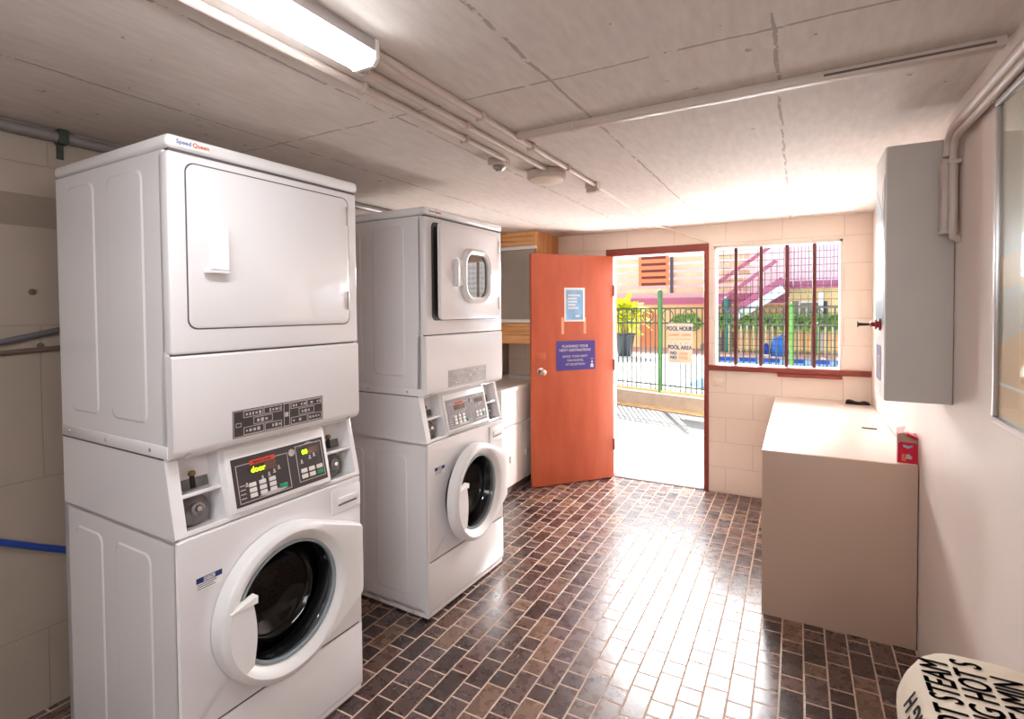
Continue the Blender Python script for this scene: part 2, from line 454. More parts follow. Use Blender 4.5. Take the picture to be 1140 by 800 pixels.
# ------------------------------------------------------------------ room shell
H, RX, LX, DY, FY = 2.16, .7993, -2.15, 4.427, -2.2
TH = .15
struct(MB().box(LX-.2, RX+.2, FY-.2, DY+.16, -.15, 0).build('floor', 'floor'))
struct(MB().box(LX-.2, RX+.2, FY-.2, 6.35, H, H+.18).build('ceiling', 'ceiling'))  # runs past the door as an unseen overhang added to block the sun
struct(MB().box(RX, RX+.2, FY-.2, DY+TH, 0, H).build('wall_right', 'wall_right'))
struct(MB().box(LX-.2, RX+.2, FY-.2, FY, 0, H).build('wall_front', 'wall_dim'))
w = MB()
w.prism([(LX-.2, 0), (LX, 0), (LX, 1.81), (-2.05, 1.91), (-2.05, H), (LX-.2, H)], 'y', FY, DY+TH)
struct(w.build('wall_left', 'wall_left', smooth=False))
DX0, DX1, DZ = -1.115, -.334, 1.95
WX0, WX1, WZ0, WZ1 = -.262, .622, 1.035, 1.985
w = MB()
for x0, x1, z0, z1 in ((LX, DX0-.04, 0, H), (DX0-.04, DX1+.037, 2.01, H), (DX1+.037, WX0, 0, H), (WX0, WX1, 0, WZ0-.035), (WX0, WX1, WZ1, H), (WX1, RX, 0, H)):
    w.box(x0, x1, DY, DY+TH, z0, z1)
bmesh.ops.remove_doubles(w.bm, verts=w.bm.verts[:], dist=1e-5)
struct(w.build('wall_back', 'wall_back', smooth=False))

# door 1: frame and open leaf
d1 = struct(empty('door_1', (DX0, DY, 0)))
w = MB().box(-.042, DX1-DX0+.037, -.012, .05, DZ, 2.012, .004)
w.box(DX1-DX0, DX1-DX0+.037, -.012, .05, 0, DZ, .004).build('door_frame', 'redwood', d1)
MB().box(-.042, 0, .0, TH, 0, DZ, .004).build('hinge_jamb', 'pinkjamb', d1)
MB().box(DX1-DX0, DX1-DX0+.037, .05, TH, 0, DZ).box(0, DX1-DX0, .05, TH, DZ, 2.01).build('outer_frame', 'pinkjamb', d1)
MB().box(0, DX1-DX0, -.0, TH+.03, -.02, .006, .002).build('threshold', 'path', d1)
LA = math.atan2(3.84-4.43, -1.625+1.115)       # direction of the open leaf from its hinge
T = Matrix.Translation((.0, 0, 0)) @ Matrix.Rotation(LA, 4, 'Z')
lf = MB(T).box(0, .78, 0, .04, .008, 1.95, .003).build('door_leaf', 'leaf_paint', d1)
# leaf face seen from the room is local +y side of T
kn = MB(T)
kn.lathe([(.033, 0), (.033, .006), (.012, .01), (.012, .035), (.026, .042), (.03, .055), (.024, .068), (.0, .072)], 'y', (.7, .04, .972), 20)
kn.build('door_knob', 'chrome', lf)
MB(T).box(.655, .745, .04, .046, 1.072, 1.13, .002).build('bolt_plate', 'leaf_paint', lf)
for zz in (.3, 1.0, 1.65): MB(T).tube([(0, .046, zz-.05), (0, .046, zz+.05)], .007).build('hinge', 'redwood', lf)
for zc, xx in ((1.33, .495), (1.33, .285)):
    MB(T).box(xx-.012, xx+.012, .0402, .0412, zc-.05, zc+.09, 0).build('paint_scrape', 'scrape', lf)
Tl = Matrix.Translation((DX0, DY, 0)) @ T
# text frame on the leaf: reading direction runs from the free edge to the hinge
def leaf_T(xc, zc, off): return Matrix.Translation((DX0, DY, 0)) @ T @ face_frame((xc, .04+off, zc), (-1, 0, 0), (0, 0, 1))
sg = empty('door_sign', (0, 0, 0), label='purple sign on the open orange door asking guests to book at reception', cat='sign')
xa, xb, za, zb = .187, .557, .972, 1.222
w = MB(Tl); w.prism(rrect(xa, xb, za, zb, .012), 'y', .0405, .044); w.build('sign_board', 'purple', sg)
for tx, sz, dz, dx, bd in (('PLANNING YOUR', .031, .078, 0, .0007), ('NEXT DESTINATION?', .031, .045, 0, .0007), ('BOOK YOUR NEXT', .027, -.008, .0, .0003), ('YHA HOSTEL', .027, -.042, 0, .0003), ('AT RECEPTION', .027, -.076, 0, .0003)):
    text_mesh('lettering', tx, sz, 'white_print', sg, leaf_T((xa+xb)/2+dx+.008, (za+zb)/2+dz, .0045), bd)
w = MB(Tl)
w.prism([(.205, .99), (.232, .99), (.235, 1.01), (.218, 1.03), (.203, 1.01)], 'y', .044, .0448)
w.prism([(.207, 1.034), (.23, 1.034), (.218, 1.05)], 'y', .044, .0448); w.box(.208, .23, .044, .0448, 1.062, 1.066)
w.build('emblem', 'white_print', sg, False)
ps = empty('notice_poster', (0, 0, 0), label='small pale blue poster with white border taped above the purple door sign', cat='poster')
MB(Tl).box(.285, .48, .0405, .043, 1.385, 1.672, .001).build('paper', 'white_print', ps)
MB(Tl).box(.3, .465, .043, .0436, 1.4, 1.655).build('picture', 'poster_blue', ps)
w = MB(Tl)
for k, ln in enumerate((.115, .085, .09, .075, .105)):
    for q in range(int(ln/.014)):
        w.box(.445-q*.0145-.011, .445-q*.0145, .0436, .0441, 1.6-k*.027, 1.616-k*.027)
w.build('printed_lines', 'white_print', ps, False)
MB(Tl).box(.335, .375, .0436, .0441, 1.425, 1.44).build('poster_logo', 'white_print', ps, False)

# window 1: barred opening with steel mesh
w1 = struct(empty('window_1', (0, DY, 0)))
w = MB().box(WX0-.004, WX0+.016, .01, TH, WZ0, WZ1).box(WX1-.016, WX1+.004, .01, TH, WZ0, WZ1).box(WX0, WX1, .01, TH, WZ1-.018, WZ1).box(WX0, WX1, .0, TH, WZ0-.035, WZ0)
w.build('window_frame', 'white', w1, False)
for bx in (-.1, .082, .261, .444):
    MB().box(bx-.013, bx+.013, .035, .055, WZ0, WZ1-.018, .003).build('window_bar', 'bar', w1)
w = MB()
n = 17
for k in range(n+1):
    xx = WX0+.016+(WX1-WX0-.032)*k/n; w.tube([(xx, .075, WZ0), (xx, .075, WZ1-.018)], .0021, 5)
n = 18
for k in range(n+1):
    zz = WZ0+(WZ1-.018-WZ0)*k/n; w.tube([(WX0+.016, .079, zz), (WX1-.016, .079, zz)], .0021, 5)
w.build('wire_mesh', 'wire', w1, False)
w = MB().box(DX1+.037, RX, -.03, .0, .99, WZ0-.003, .004)
w.box(.2, WX1, -.045, .0, .965, .99, .003)
w.build('window_sill', 'redwood', w1)
sw = empty('wall_plate', (0, DY, 0), label='cream blank wall plate low on the block wall between door and bench', cat='wall plate')
MB().box(-.262, -.175, -.01, 0, .86, .93, .003).build('plate', 'wall_back', sw)
for x in (-.25, -.187): MB().lathe([(.004, 0), (.003, -.002)], 'y', (x, -.01, .895), 8).build('screw', 'steel', sw)

# ------------------------------------------------------------------ washer dryer stacks
WD, DP = .683, .686
Z_W, Z_D, Z_L, Z_T = .853, 1.08, 1.938, 1.98
CY, CZ, CR, CI = .338, .542, .248, .187

def side_ribs(mb, y, s, z0, z1):
    for x0, x1 in ((-.605, -.42), (-.34, -.13)):
        pts = rrect(x0, x1, z0, z1, .03, 4)
        c = [((x0+x1)/2+(px-(x0+x1)/2)*.93, (z0+z1)/2+(pz-(z0+z1)/2)*.985) for px, pz in pts]
        mb.loft([[(px, y, pz) for px, pz in pts], [(px, y+s*.003, pz) for px, pz in c]], caps=(False, True))

def stack(F, a, rz, label, ajar, faded):
    g = 'stacked washer dryers along the left wall'
    t = empty('washer_dryer_stack', (F, a, 0), rz, label, 'washer dryer', g)
    E, X = 'enamel', None
    front_edges = lambda p, q: abs(p.z-q.z) > .1 and p.x > -.1
    # --- washer
    w = MB()
    w.box(-DP, -.66, 0, WD, .035, Z_W)
    w.box(-DP, -.004, 0, .012, .035, Z_W); w.box(-DP, -.004, WD-.012, WD, .035, Z_W); w.box(-DP, -.004, 0, WD, Z_W-.012, Z_W); w.box(-DP, -.03, 0, WD, .035, .05)
    side_ribs(w, 0, -1, .1, .79); side_ribs(w, WD, 1, .1, .79)
    wc = w.build('washer_cabinet', E, t, ang=12)
    fl = MB().box(-.67, -.02, .02, WD-.02, 0, .035).build('base_plinth', 'dark_gap', t)
    w = MB().box(-DP+.01, -.008, .002, WD-.002, .012, .034, .002)
    rail = w.build('base_rail', E, t)
    for xx in (-.58, -.33, -.1): MB().lathe([(.006, 0), (.005, -.002), (0, -.003)], 'y', (xx, .002, .023), 8).build('screw', 'steel', rail)
    # upper front panel with the round door hole
    z0, z1 = .281, Z_W-.003
    n = 96
    rect = [(0, z0), (WD, z0), (WD, z1), (0, z1)]
    angs = sorted(set([2*PI*k/n for k in range(n)] + [math.atan2(zz-CZ, yy-CY) % (2*PI) for yy, zz in rect]))
    def loop(poly, x, scale=1): return [(x, CY+ray_poly(poly, (CY, CZ), A)*scale*math.cos(A), CZ+ray_poly(poly, (CY, CZ), A)*scale*math.sin(A)) for A in angs]
    def circ(r, x): return [(x, CY+r*math.cos(A), CZ+r*math.sin(A)) for A in angs]
    rin = [(.006, z0+.006), (WD-.006, z0+.006), (WD-.006, z1-.003), (.006, z1-.003)]
    MB().loft([loop(rect, -.012), loop(rect, -.006), loop(rin, 0), circ(.205, 0), circ(.2, -.012)], (False, False)).build('front_panel', E, t)
    w = MB().box(-.012, 0, 0, WD, .04, .276, .005); w.build('kick_panel', E, t)
    MB().box(-.02, -.008, .004, WD-.004, .27, .29).build('panel_seam', 'gap', t)
    # drum and gasket
    MB().lathe([(.2, -.012), (.205, -.05), (.225, -.07), (.235, -.1), (.235, -.5), (.2, -.53), (.06, -.53), (.05, -.515), (0, -.51)], 'x', (0, CY, CZ), 48, (False, False)).build('drum', 'drum', t)
    MB().lathe([(.2, 0), (.198, .006), (.186, .004), (.178, -.02), (.19, -.06), (.205, -.06)], 'x', (0, CY, CZ), 48, (False, False)).build('door_gasket', 'rubber', t)
    # detergent drawer
    dr = MB()
    dr.box(0, .007, .537, .677, .744, .834, .005)
    dr = dr.build('detergent_drawer', 'lid', t)
    MB().box(.0072, .0082, .567, .655, .77, .8, .0).build('recess_shade', 'gap', dr)  # flat dark plate, the recess shade put into its colour
    w = MB(); w.prism([(.0085, .803), (.0165, .8), (.0165, .786), (.0085, .776)], 'y', .565, .657); w.build('drawer_grip', 'lid', dr)
    # notice sticker
    st = MB().box(.0002, .0008, .052, .128, .69, .728).build('notice_sticker', 'lid', t)
    st['label'] = 'white notice sticker with blue band'
    MB().box(.0008, .0012, .052, .073, .712, .728).box(.0008, .0012, .107, .128, .712, .728).box(.0008, .0012, .073, .107, .712, .714).box(.0008, .0012, .073, .107, .726, .728).build('blue_band', 'navy_print', st)
    text_mesh('lettering', 'NOTICE', .012, 'navy_print', st, face_frame((.001, .09, .72), (0, 1, 0), (0, 0, 1)))
    w = MB()
    for k, l in enumerate((.07, .06, .066)): w.box(.0008, .0011, .055, .055+l*.8, .706-k*.006, .708-k*.006)
    w.build('small_print', 'gap', st, False)
    # washer door: hinged on the far side
    hy = .652
    wa = D2R(4) if ajar else 0
    Td = Matrix.Translation((0, hy, 0)) @ Matrix.Rotation(wa, 4, 'Z') @ Matrix.Translation((0, -hy, 0))
    circp = [(CY+CR*math.cos(2*PI*k/90), CZ+CR*math.sin(2*PI*k/90)) for k in range(90)]
    # hull of the circle and the hinge shoulder
    pts = sorted(set(circp+[(.64, CZ+.147), (.648, CZ+.139), (.65, CZ+.128), (.65, CZ-.1), (.645, CZ-.118)])); hull = []
    def half(ps):
        h = []
        for p in ps:
            while len(h) > 1 and (h[-1][0]-h[-2][0])*(p[1]-h[-2][1])-(h[-1][1]-h[-2][1])*(p[0]-h[-2][0]) <= 0: h.pop()
            h.append(p)
        return h
    hull = half(pts)[:-1]+half(pts[::-1])[:-1]
    angs = sorted(set([2*PI*k/144 for k in range(144)]))
    w = MB(Td)
    w.loft([loop(hull, .002), loop(hull, .036), loop(hull, .046, .992), loop(hull, .052, .97), [(.056, p[1], p[2]) for p in circ(.224, 0)], circ(.214, .052), circ(.2, .04), circ(CI, .028), circ(CI, .004)], (False, False))
    wd = w.build('washer_door', 'lid', t)
    MB(Td).lathe([(CI+.004, .03), (CI+.001, .036), (CI-.006, .036), (CI-.008, .026)], 'x', (0, CY, CZ), 64, (False, False)).build('glass_rim', 'glass_rim', wd)
    MB(Td).lathe([(CI-.006, .03), (.176, .016), (.164, .0), (.158, -.03), (.15, -.05), (.138, -.06), (.13, -.056), (.118, -.062), (.1, -.078), (.06, -.086), (0, -.088)], 'x', (0, CY, CZ), 64, (False, False)).build('door_glass', 'door_glass', wd)
    # grip plate over the near edge of the glass
    ga = [D2R(A) for A in range(162, 219, 4)]
    outer = [(CY+.226*math.cos(A), CZ+.226*math.sin(A)) for A in ga]
    inner = [(CY-.15+.012*math.sin(PI*k/8), outer[-1][1]+.012+(outer[0][1]-outer[-1][1]-.012)*k/8) for k in range(9)]
    MB(Td).prism(outer+inner, 'x', .034, .0575).build('door_grip', 'lid', wd)
    MB(Td).prism([(CY-.222, CZ+.066), (CY-.136, CZ+.084), (CY-.137, CZ+.062)], 'x', .034, .062).build('grip_ledge', 'white_print', wd)
    # --- sloping console between the two drums
    PT = .05
    w = MB()
    side = [(-DP, Z_W), (-.008, Z_W), (-.003, Z_W+.005), (-PT-.003, Z_D), (-DP, Z_D)]
    w.prism(side, 'y', 0, .03); w.prism(side, 'y', WD-.02, WD)
    w.box(-DP+.001, -.1, .002, WD-.002, Z_W, Z_D)
    sl = math.atan2(PT, Z_D-Z_W); L = math.hypot(PT, Z_D-Z_W)
    Tp = Matrix.Translation((-.002, 0, Z_W)) @ Matrix.Rotation(-sl, 4, 'Y')
    for y0, y1, x0, x1, s0, s1 in ((.001, .036, -.1, 0, .003, L), (.15, .545, -.1, 0, .003, L), (.668, WD-.001, -.1, 0, .003, L), (.001, WD-.001, -.1, 0, .003, .018), (.001, WD-.001, -.1, 0, L-.014, L), (.03, .16, -.08, -.006, .108, .12), (.54, .67, -.08, -.006, .108, .12)):
        w.box(x0, x1, y0, y1, s0, s1, .004, T=Tp)
    cs = w.build('console', E, t, ang=20)
    MB(Tp).box(-.098, -.097, .16, .5, 0, L).build('console_back', E, cs)
    # raised control plate
    cp = MB(Tp).box(0, .008, .165, .542, .02, L-.018, .004).build('control_plate', 'lid', cs)
    pd = MB(Tp).box(.008, .0095, .18, .528, .034, .182).build('control_panel', 'panel_grey' if faded else 'panel_dark', t)
    def PF(y, s, off=.0102): return Tp @ face_frame((off, y, s), (0, 1, 0), (0, 0, 1))
    w = MB(Tp)
    def outline(y0, y1, s0, s1, th=.0022):
        w.box(.0095, .0101, y0, y1, s0, s0+th); w.box(.0095, .0101, y0, y1, s1-th, s1); w.box(.0095, .0101, y0, y0+th, s0, s1); w.box(.0095, .0101, y1-th, y1, s0, s1)
    outline(.192, .378, .042, .16); outline(.41, .52, .048, .172)
    w.build('printed_outline', 'print_light', pd, False)
    ky = 'key'
    for r in range(3):
        for c in range(3):
            MB(Tp).box(.0095, .0115, .228+c*.035, .252+c*.035, .052+r*.0165, .065+r*.0165, .002).build('key', ky, pd)
    MB(Tp).box(.0095, .0115, .333, .362, .052, .066, .002).build('start_key', 'green_key', pd)
    for r in range(2):
        for c in range(2):
            MB(Tp).box(.0095, .0115, .422+c*.032, .446+c*.032, .058+r*.019, .072+r*.019, .002).build('key', ky, pd)
    MB(Tp).box(.0095, .0115, .486, .512, .058, .071, .002).build('start_key', 'green_key', pd)
    MB(Tp).box(.0095, .0115, .486, .512, .077, .091, .002).build('key', ky, pd)
    w = MB(Tp); w.box(.0095, .0102, .24, .33, .152, .166); w.build('brand_strip', 'orange_print' if faded else 'red_print', pd)
    text_mesh('lettering', 'Speed Queen', .012, 'label_dark', pd, PF(.285, .159), .0003)
    MB(Tp).box(.0095, .0105, .242, .288, .124, .148).build('display', 'display', pd); MB(Tp).box(.0095, .0105, .43, .462, .135, .157).build('display', 'display', pd)
    MB(Tp).box(.0095, .0104, .288, .332, .124, .148).build('display_blank', 'display_amber', pd); MB(Tp).box(.0095, .0104, .462, .505, .135, .157).build('display_blank', 'display_amber', pd)
    if not faded:
        text_mesh('display_digits', 'door', .025, 'lime', pd, PF(.266, .135, .011), .0006)
        text_mesh('display_digits', '00', .023, 'lime', pd, PF(.446, .145, .011), .0006)
    else:
        text_mesh('display_digits', 'door', .02, 'orange_print', pd, PF(.266, .135, .011), .0003)
    w = MB(Tp)
    for yy, ss in ((.278, .1), (.302, .105), (.322, .11), (.34, .117), (.222, .092)):
        w.box(.0095, .0101, yy-.003, yy+.003, ss, ss+.01); w.box(.0095, .0101, yy-.006, yy+.006, ss-.003, ss-.0005)
    for ss in (.055, .068, .081, .094): w.box(.0095, .0101, .198, .216, ss, ss+.003)
    w.prism([(.255, .048), (.31, .058), (.365, .049), (.31, .042)], 'x', .0095, .0101, Tp.inverted() @ Tp)
    w.build('symbols', 'print_light', pd, False); w = MB(Tp)
    for yy, ss in ((.43, .112), (.465, .12), (.483, .125)): w.box(.0095, .0101, yy-.003, yy+.003, ss, ss+.01); w.box(.0095, .0101, yy-.006, yy+.006, ss-.003, ss-.0005)
    w.prism([(.42, .165), (.465, .174), (.512, .166), (.465, .177)], 'x', .0095, .0101)
    w.build('symbols', 'print_light', pd, False)
    MB(Tp).lathe([(.012, .0095), (.012, .012), (.009, .0125), (.007, .0105), (0, .0105)], 'x', (0, .394, .155), 16).build('round_badge', 'print_light', pd)
    # coin slides and locks in the side niches
    for y0, y1 in ((.04, .148), (.55, .664)):
        c = (y0+y1)/2
        cn = MB(Tp).box(-.07, -.066, y0, y1, .125, L-.016).build('coin_plate', 'coin_steel', t)
        MB(Tp).box(-.066, -.062, c+.0, c+.014, .126, L-.018).box(-.066, -.0655, y0, y0+.05, L-.06, L-.018).build('coin_slot', 'dark_gap', cn)
        MB(Tp).lathe([(.009, -.066), (.009, -.05), (.004, -.048), (0, -.048)], 'x', (0, c+.004, .17), 12).build('coin_knob', 'brass', cn)
        lk = MB(Tp).lathe([(.049, -.075), (.047, -.058), (.036, -.05), (.02, -.046), (.02, -.03), (.012, -.028), (.01, -.034), (0, -.034)], 'x', (0, c-.004, .066), 28).build('coin_box_lock', 'coin_steel', t)
        MB(Tp).lathe([(.011, -.033), (.008, -.027), (0, -.027)], 'x', (0, c-.002, .066), 6).build('lock_barrel', 'chrome', lk)
    # --- dryer
    MB().box(-DP+.002, -.052, -.0012, WD+.0012, Z_D-.005, Z_D-.0005).build('cabinet_seam', 'gap', t)
    MB().box(-DP, -.03, -.0022, WD+.0022, Z_D, Z_D+.036, .0015).build('base_flange', E, t)
    w = MB()
    w.box(-DP, -.02, 0, WD, Z_D, Z_L, .012, 3, only=front_edges)
    w.box(-DP, -.03, .002, WD-.002, Z_D-.002, Z_D+.04)
    side_ribs(w, 0, -1, 1.17, 1.9); side_ribs(w, WD, 1, 1.17, 1.9)
    dc = w.build('dryer_cabinet', E, t, ang=12)
    for xx in (-.63, -.38, -.12): MB().lathe([(.006, 0), (.005, -.002), (0, -.003)], 'y', (xx, -.0024, Z_D+.018), 8).build('screw', 'steel', dc)
    MB().box(-.5, -.018, .006, WD-.006, Z_D+.02, Z_L-.002).build('front_seam', 'gap', dc)
    w = MB().box(-.05, 0, 0, WD, 1.373, Z_L-.003, .008, 3); up = w.build('upper_front', E, dc)
    w = MB()
    prof = [(-.05, 1.368), (-.006, 1.368), (0, 1.362), (0, 1.106), (-.004, 1.094), (-.013, 1.084), (-.03, Z_D-.004), (-.06, Z_D-.004)]
    w.prism(prof, 'y', 0, WD); lo = w.build('lower_front', E, dc)
    for yy in (.045, WD-.045): MB().lathe([(.011, 0), (.009, .003), (0, .004)], 'x', (0, 0, 0), 10, T=Matrix.Translation((-.012, yy, 1.086)) @ Matrix.Rotation(D2R(40), 4, 'Y')).build('screw', 'steel', lo)
    MB().box(-.69, .006, -.004, WD+.004, Z_L+.003, Z_T, .014, 4).build('lid', 'lid', t)
    MB().box(-.67, -.004, .006, WD-.006, Z_L-.004, Z_L+.006).build('lid_seam', 'gap', t)
    lg = MB().box(.0061, .0065, .018, .112, 1.948, 1.97).build('brand_label', 'white_print', t)
    text_mesh('lettering', 'Speed', .017, 'blue_print', lg, face_frame((.0068, .042, 1.961), (0, 1, 0), (0, 0, 1)), .0003)
    text_mesh('lettering', 'Queen', .017, 'orange_print', lg, face_frame((.0068, .09, 1.961), (0, 1, 0), (0, 0, 1)), .0005)
    # dryer door
    y0, y1, zb, zt = .049, .638, 1.445, 1.909
    w = MB(); w.prism(rrect(y0-.004, y1+.004, zb-.004, zt+.004, .028), 'x', -.004, .0006); w.build('door_seam', 'gap', dc)
    if ajar:
        w = MB(); w.prism(rrect(y0+.012, y1-.012, zb+.012, zt-.012, .025), 'x', -.004, .0012); w.build('opening_shade_sheet', 'dark_gap', dc)  # dark sheet painted as the shaded interior behind the ajar door
    da = D2R(3.2) if ajar else 0
    Td = Matrix.Translation((0, y1, 0)) @ Matrix.Rotation(da, 4, 'Z') @ Matrix.Translation((0, -y1, 0))
    w = MB(Td)
    th = .004 if not ajar else .014
    rr = rrect(y0, y1, zb, zt, .026); r2 = rrect(y0+.003, y1-.003, zb+.003, zt-.003, .024)
    w.loft([[(.001, a_, b_) for a_, b_ in rr], [(th-.002, a_, b_) for a_, b_ in rr], [(th, a_, b_) for a_, b_ in r2]])
    dd = w.build('dryer_door', E, t)
    for zz in (1.53, 1.845):
        MB(Td).box(th-.001, th+.004, y1-.009, y1-.002, zz-.035, zz+.035, .002).build('hinge', 'steel', dd)
    if not ajar:
        w = MB(Td)
        w.loft([[(th-.001, .104, 1.612), (th-.001, .15, 1.607), (th-.001, .15, 1.742), (th-.001, .114, 1.742)],
                [(th+.004, .114, 1.618), (th+.03, .148, 1.613), (th+.03, .148, 1.728), (th+.004, .12, 1.736)]])
        w.box(th, th+.026, .09, .155, 1.603, 1.611, .002)
        w.build('door_handle', 'lid', dd)
    else:
        o2 = rrect(.232, .51, 1.528, 1.808, .085, 8); i2 = rrect(.262, .48, 1.558, 1.778, .065, 8); m2 = rrect(.246, .496, 1.542, 1.794, .076, 8)
        f2 = lambda pts, x: [(x, a_, b_) for a_, b_ in pts]
        MB(Td).loft([f2(o2, th-.001), f2(o2, th+.012), f2(m2, th+.026), f2(i2, th+.018), f2(i2, th-.001)], (False, False)).build('window_ring', 'lid', dd)
        w = MB(Td); w.prism(i2, 'x', th, th+.006); w.build('window_glass', 'mirror_glass', dd)
        w = MB(Td); w.box(th, th+.024, .165, .19, 1.608, 1.745, .006); w.box(th, th+.012, .19, .24, 1.612, 1.74, .004)
        w.build('door_handle', 'lid', dd)
    # instruction label
    lb = MB().box(.0004, .0012, .17, .508, 1.105, 1.189).build('instruction_label', 'label_grey' if faded else 'label_dark', t)
    w = MB()
    def ol(y0, y1, z0, z1, th=.0018):
        w.box(.0012, .0016, y0, y1, z0, z0+th); w.box(.0012, .0016, y0, y1, z1-th, z1); w.box(.0012, .0016, y0, y0+th, z0, z1); w.box(.0012, .0016, y1-th, y1, z0, z1)
    ol(.172, .506, 1.107, 1.187)
    for b0, b1 in ((.205, .34), (.375, .502)):
        wdt = b1-b0
        ol(b0, b0+wdt*.5, 1.163, 1.184); ol(b0+wdt*.52, b1, 1.163, 1.184); ol(b0+wdt*.25, b0+wdt*.75, 1.137, 1.16); ol(b0, b0+wdt*.52, 1.11, 1.134); ol(b0+wdt*.54, b1, 1.11, 1.134)
        for zz, ya, yb in ((1.173, b0, b1), (1.122, b0, b1), (1.148, b0+wdt*.28, b0+wdt*.72)):
            k = ya+.008
            while k < yb-.008:
                l = random.uniform(.005, .011); hh = random.uniform(.003, .006)
                if random.random() < .75: w.box(.0012, .0016, k, min(k+l, yb-.004), zz-hh, zz+hh)
                k += l+.005
    w.box(.0012, .0016, .352, .366, 1.14, 1.155); ol(.348, .371, 1.109, 1.185); ol(.18, .198, 1.137, 1.15)
    w.build('diagram', 'print_light', lb, False)
    return t

stack(-1.1706, .7319, -.0222, 'white washer dryer stack nearest the camera with solid dryer door, all doors shut', False, False)
stack(-1.2015, 1.8983, -.0336, 'white washer dryer stack farther back with a porthole window in its ajar dryer door', True, True)

# ------------------------------------------------------------------ hoses and pipes on the left wall
o = MB().tube([(-2.115, -1.4, .95), (-2.115, -.2, .97), (-2.115, .2, .92), (-2.12, .45, .81), (-2.125, .67, .683), (-2.125, .76, .632), (-2.125, .86, .578), (-2.125, 1.05, .49)], .012).build('water_hose', 'blue_hose')
tag(o, 'blue water hose on the left wall running behind the nearest stack', 'hose')
o = MB().tube([(-2.13, -1.4, 1.33), (-2.13, .4, 1.345), (-2.13, .69, 1.392), (-2.13, .86, 1.43), (-2.13, 1.1, 1.5)], .011).build('drain_hose', 'grey_hose')
tag(o, 'dark grey flexible hose rising along the left wall', 'hose')
o = MB().tube([(-2.138, -1.4, 1.36), (-2.138, .69, 1.352), (-2.138, .86, 1.36), (-2.138, 1.2, 1.365)], .009).build('copper_pipe', 'brown_pipe')
tag(o, 'thin brown pipe running level on the left wall just below the grey hose', 'pipe')
t = empty('ceiling_pipe', (-2.03, 0, 2.13), label='grey pipe in the corner of ceiling and left wall with a metal clip', cat='pipe')
MB().tube([(0, FY, 0), (0, 3.9, 0)], .019, 14).build('pipe', 'grey_pipe', t)
MB().box(-.022, .023, .82, .85, -.024, .028, .003).box(-.018, -.012, .825, .845, -.075, -.02).build('pipe_clip', 'fence', t)
for y, z in ((.78, 1.57), (.8, 1.37)):
    o = MB().lathe([(.012, 0), (.01, .006), (.004, .008), (0, .004)], 'x', (LX, y, z), 9).build('wall_plug', 'brown_pipe')
    tag(o, 'rusty old wall plug in the left wall, ' + ('above the grey hose' if z > 1.5 else 'between the grey hose and the brown pipe'), 'wall plug', 'old plugs in the left wall')

# ------------------------------------------------------------------ tub and pine cupboard in the back corner
t = empty('laundry_tub', (-1.693, 3.47, 0), label='white laundry tub cabinet behind the orange door, against the back wall', cat='laundry tub')
y1 = DY-3.47-.003
w = MB().box(-.455, -.012, 0, y1, .06, .83); w.build('cabinet', 'white', t)
MB().box(-.44, -.03, .02, y1, 0, .06).build('toe_kick', 'brown_pipe', t)
w = MB().loft([[(-.455, -.02, .83), (.012, -.02, .83), (.012, y1, .83), (-.455, y1, .83)], [(-.455, -.02, .862), (.012, -.02, .862), (.012, y1, .862), (-.455, y1, .862)],
    [(-.425, .03, .862), (-.04, .03, .862), (-.04, y1-.06, .862), (-.425, y1-.06, .862)], [(-.4, .06, .68), (-.07, .06, .68), (-.07, y1-.09, .68), (-.4, y1-.09, .68)]], (False, True))
w.build('tub_top', 'white', t, False)
MB().box(-.012, 0, .004, y1-.004, .56, .826, .003).build('top_panel', 'white', t)
for ya, yb in ((.004, .348), (.356, y1-.004)):
    d = MB().box(-.012, 0, ya, yb, .07, .552, .003).build('cabinet_door', 'white', t)
    MB().box(0, .014, (ya+.12 if ya < .1 else ya+.04), (ya+.15 if ya < .1 else ya+.07), .26, .31, .004).build('door_pull', 'white', d)

t = empty('wall_cupboard', (LX, 3.944, 1.194), label='pine clad wall cupboard with a grey panel, high in the corner behind the door', cat='cupboard')
cw = -1.61-LX-.003; dpt = DY-3.944-.003
for k in range(3): MB().box(.001, cw, 0, .02, .845+k*.04, .8825+k*.04, .002).build('front_board', 'pine_h', t)
for z0, z1 in ((0, .075), (.079, .148), (.15, .18)): MB().box(.001, cw, 0, .02, z0, z1, .003).build('front_board', 'pine_h', t)
for k in range(6): MB().box(cw-.02, cw, .02+k*(dpt-.02)/6, .02+(k+1)*(dpt-.02)/6-.004, 0, .962, .003).build('side_board', 'pine_v', t)
MB().box(.001, cw-.02, .03, dpt, .005, .96).build('carcass', 'pine_v', t)
MB().box(.001, cw-.022, .012, .03, .18, .845).build('grey_panel', 'palegrey', t)
MB().box(.001, cw, -.012, .02, .812, .838, .002).build('white_rail', 'white', t)
MB().box(.001, cw, -.012, .02, .184, .212, .002).build('white_rail', 'white', t)

# ------------------------------------------------------------------ bench, things on it
BX, BY, BZ = .1873, 2.716, .804
t = empty('folding_bench', (BX, BY, 0), label='long cream laminate bench with solid end panel along the right wall', cat='bench')
bw, bl = RX-BX-.004, DY-BY-.003
MB().box(0, bw, 0, .018, 0, BZ-.001, .0015).build('end_panel', 'bench', t)
MB().box(0, bw, .018, bl, BZ-.03, BZ, .002).build('bench_top', 'benchtop', t)
MB().box(.0, .018, .018, bl, 0, BZ-.03, .001).build('front_panel', 'bench', t)
MB().box(.02, bw, bl-.018, bl, 0, BZ-.03, .001).build('rear_panel', 'bench', t)
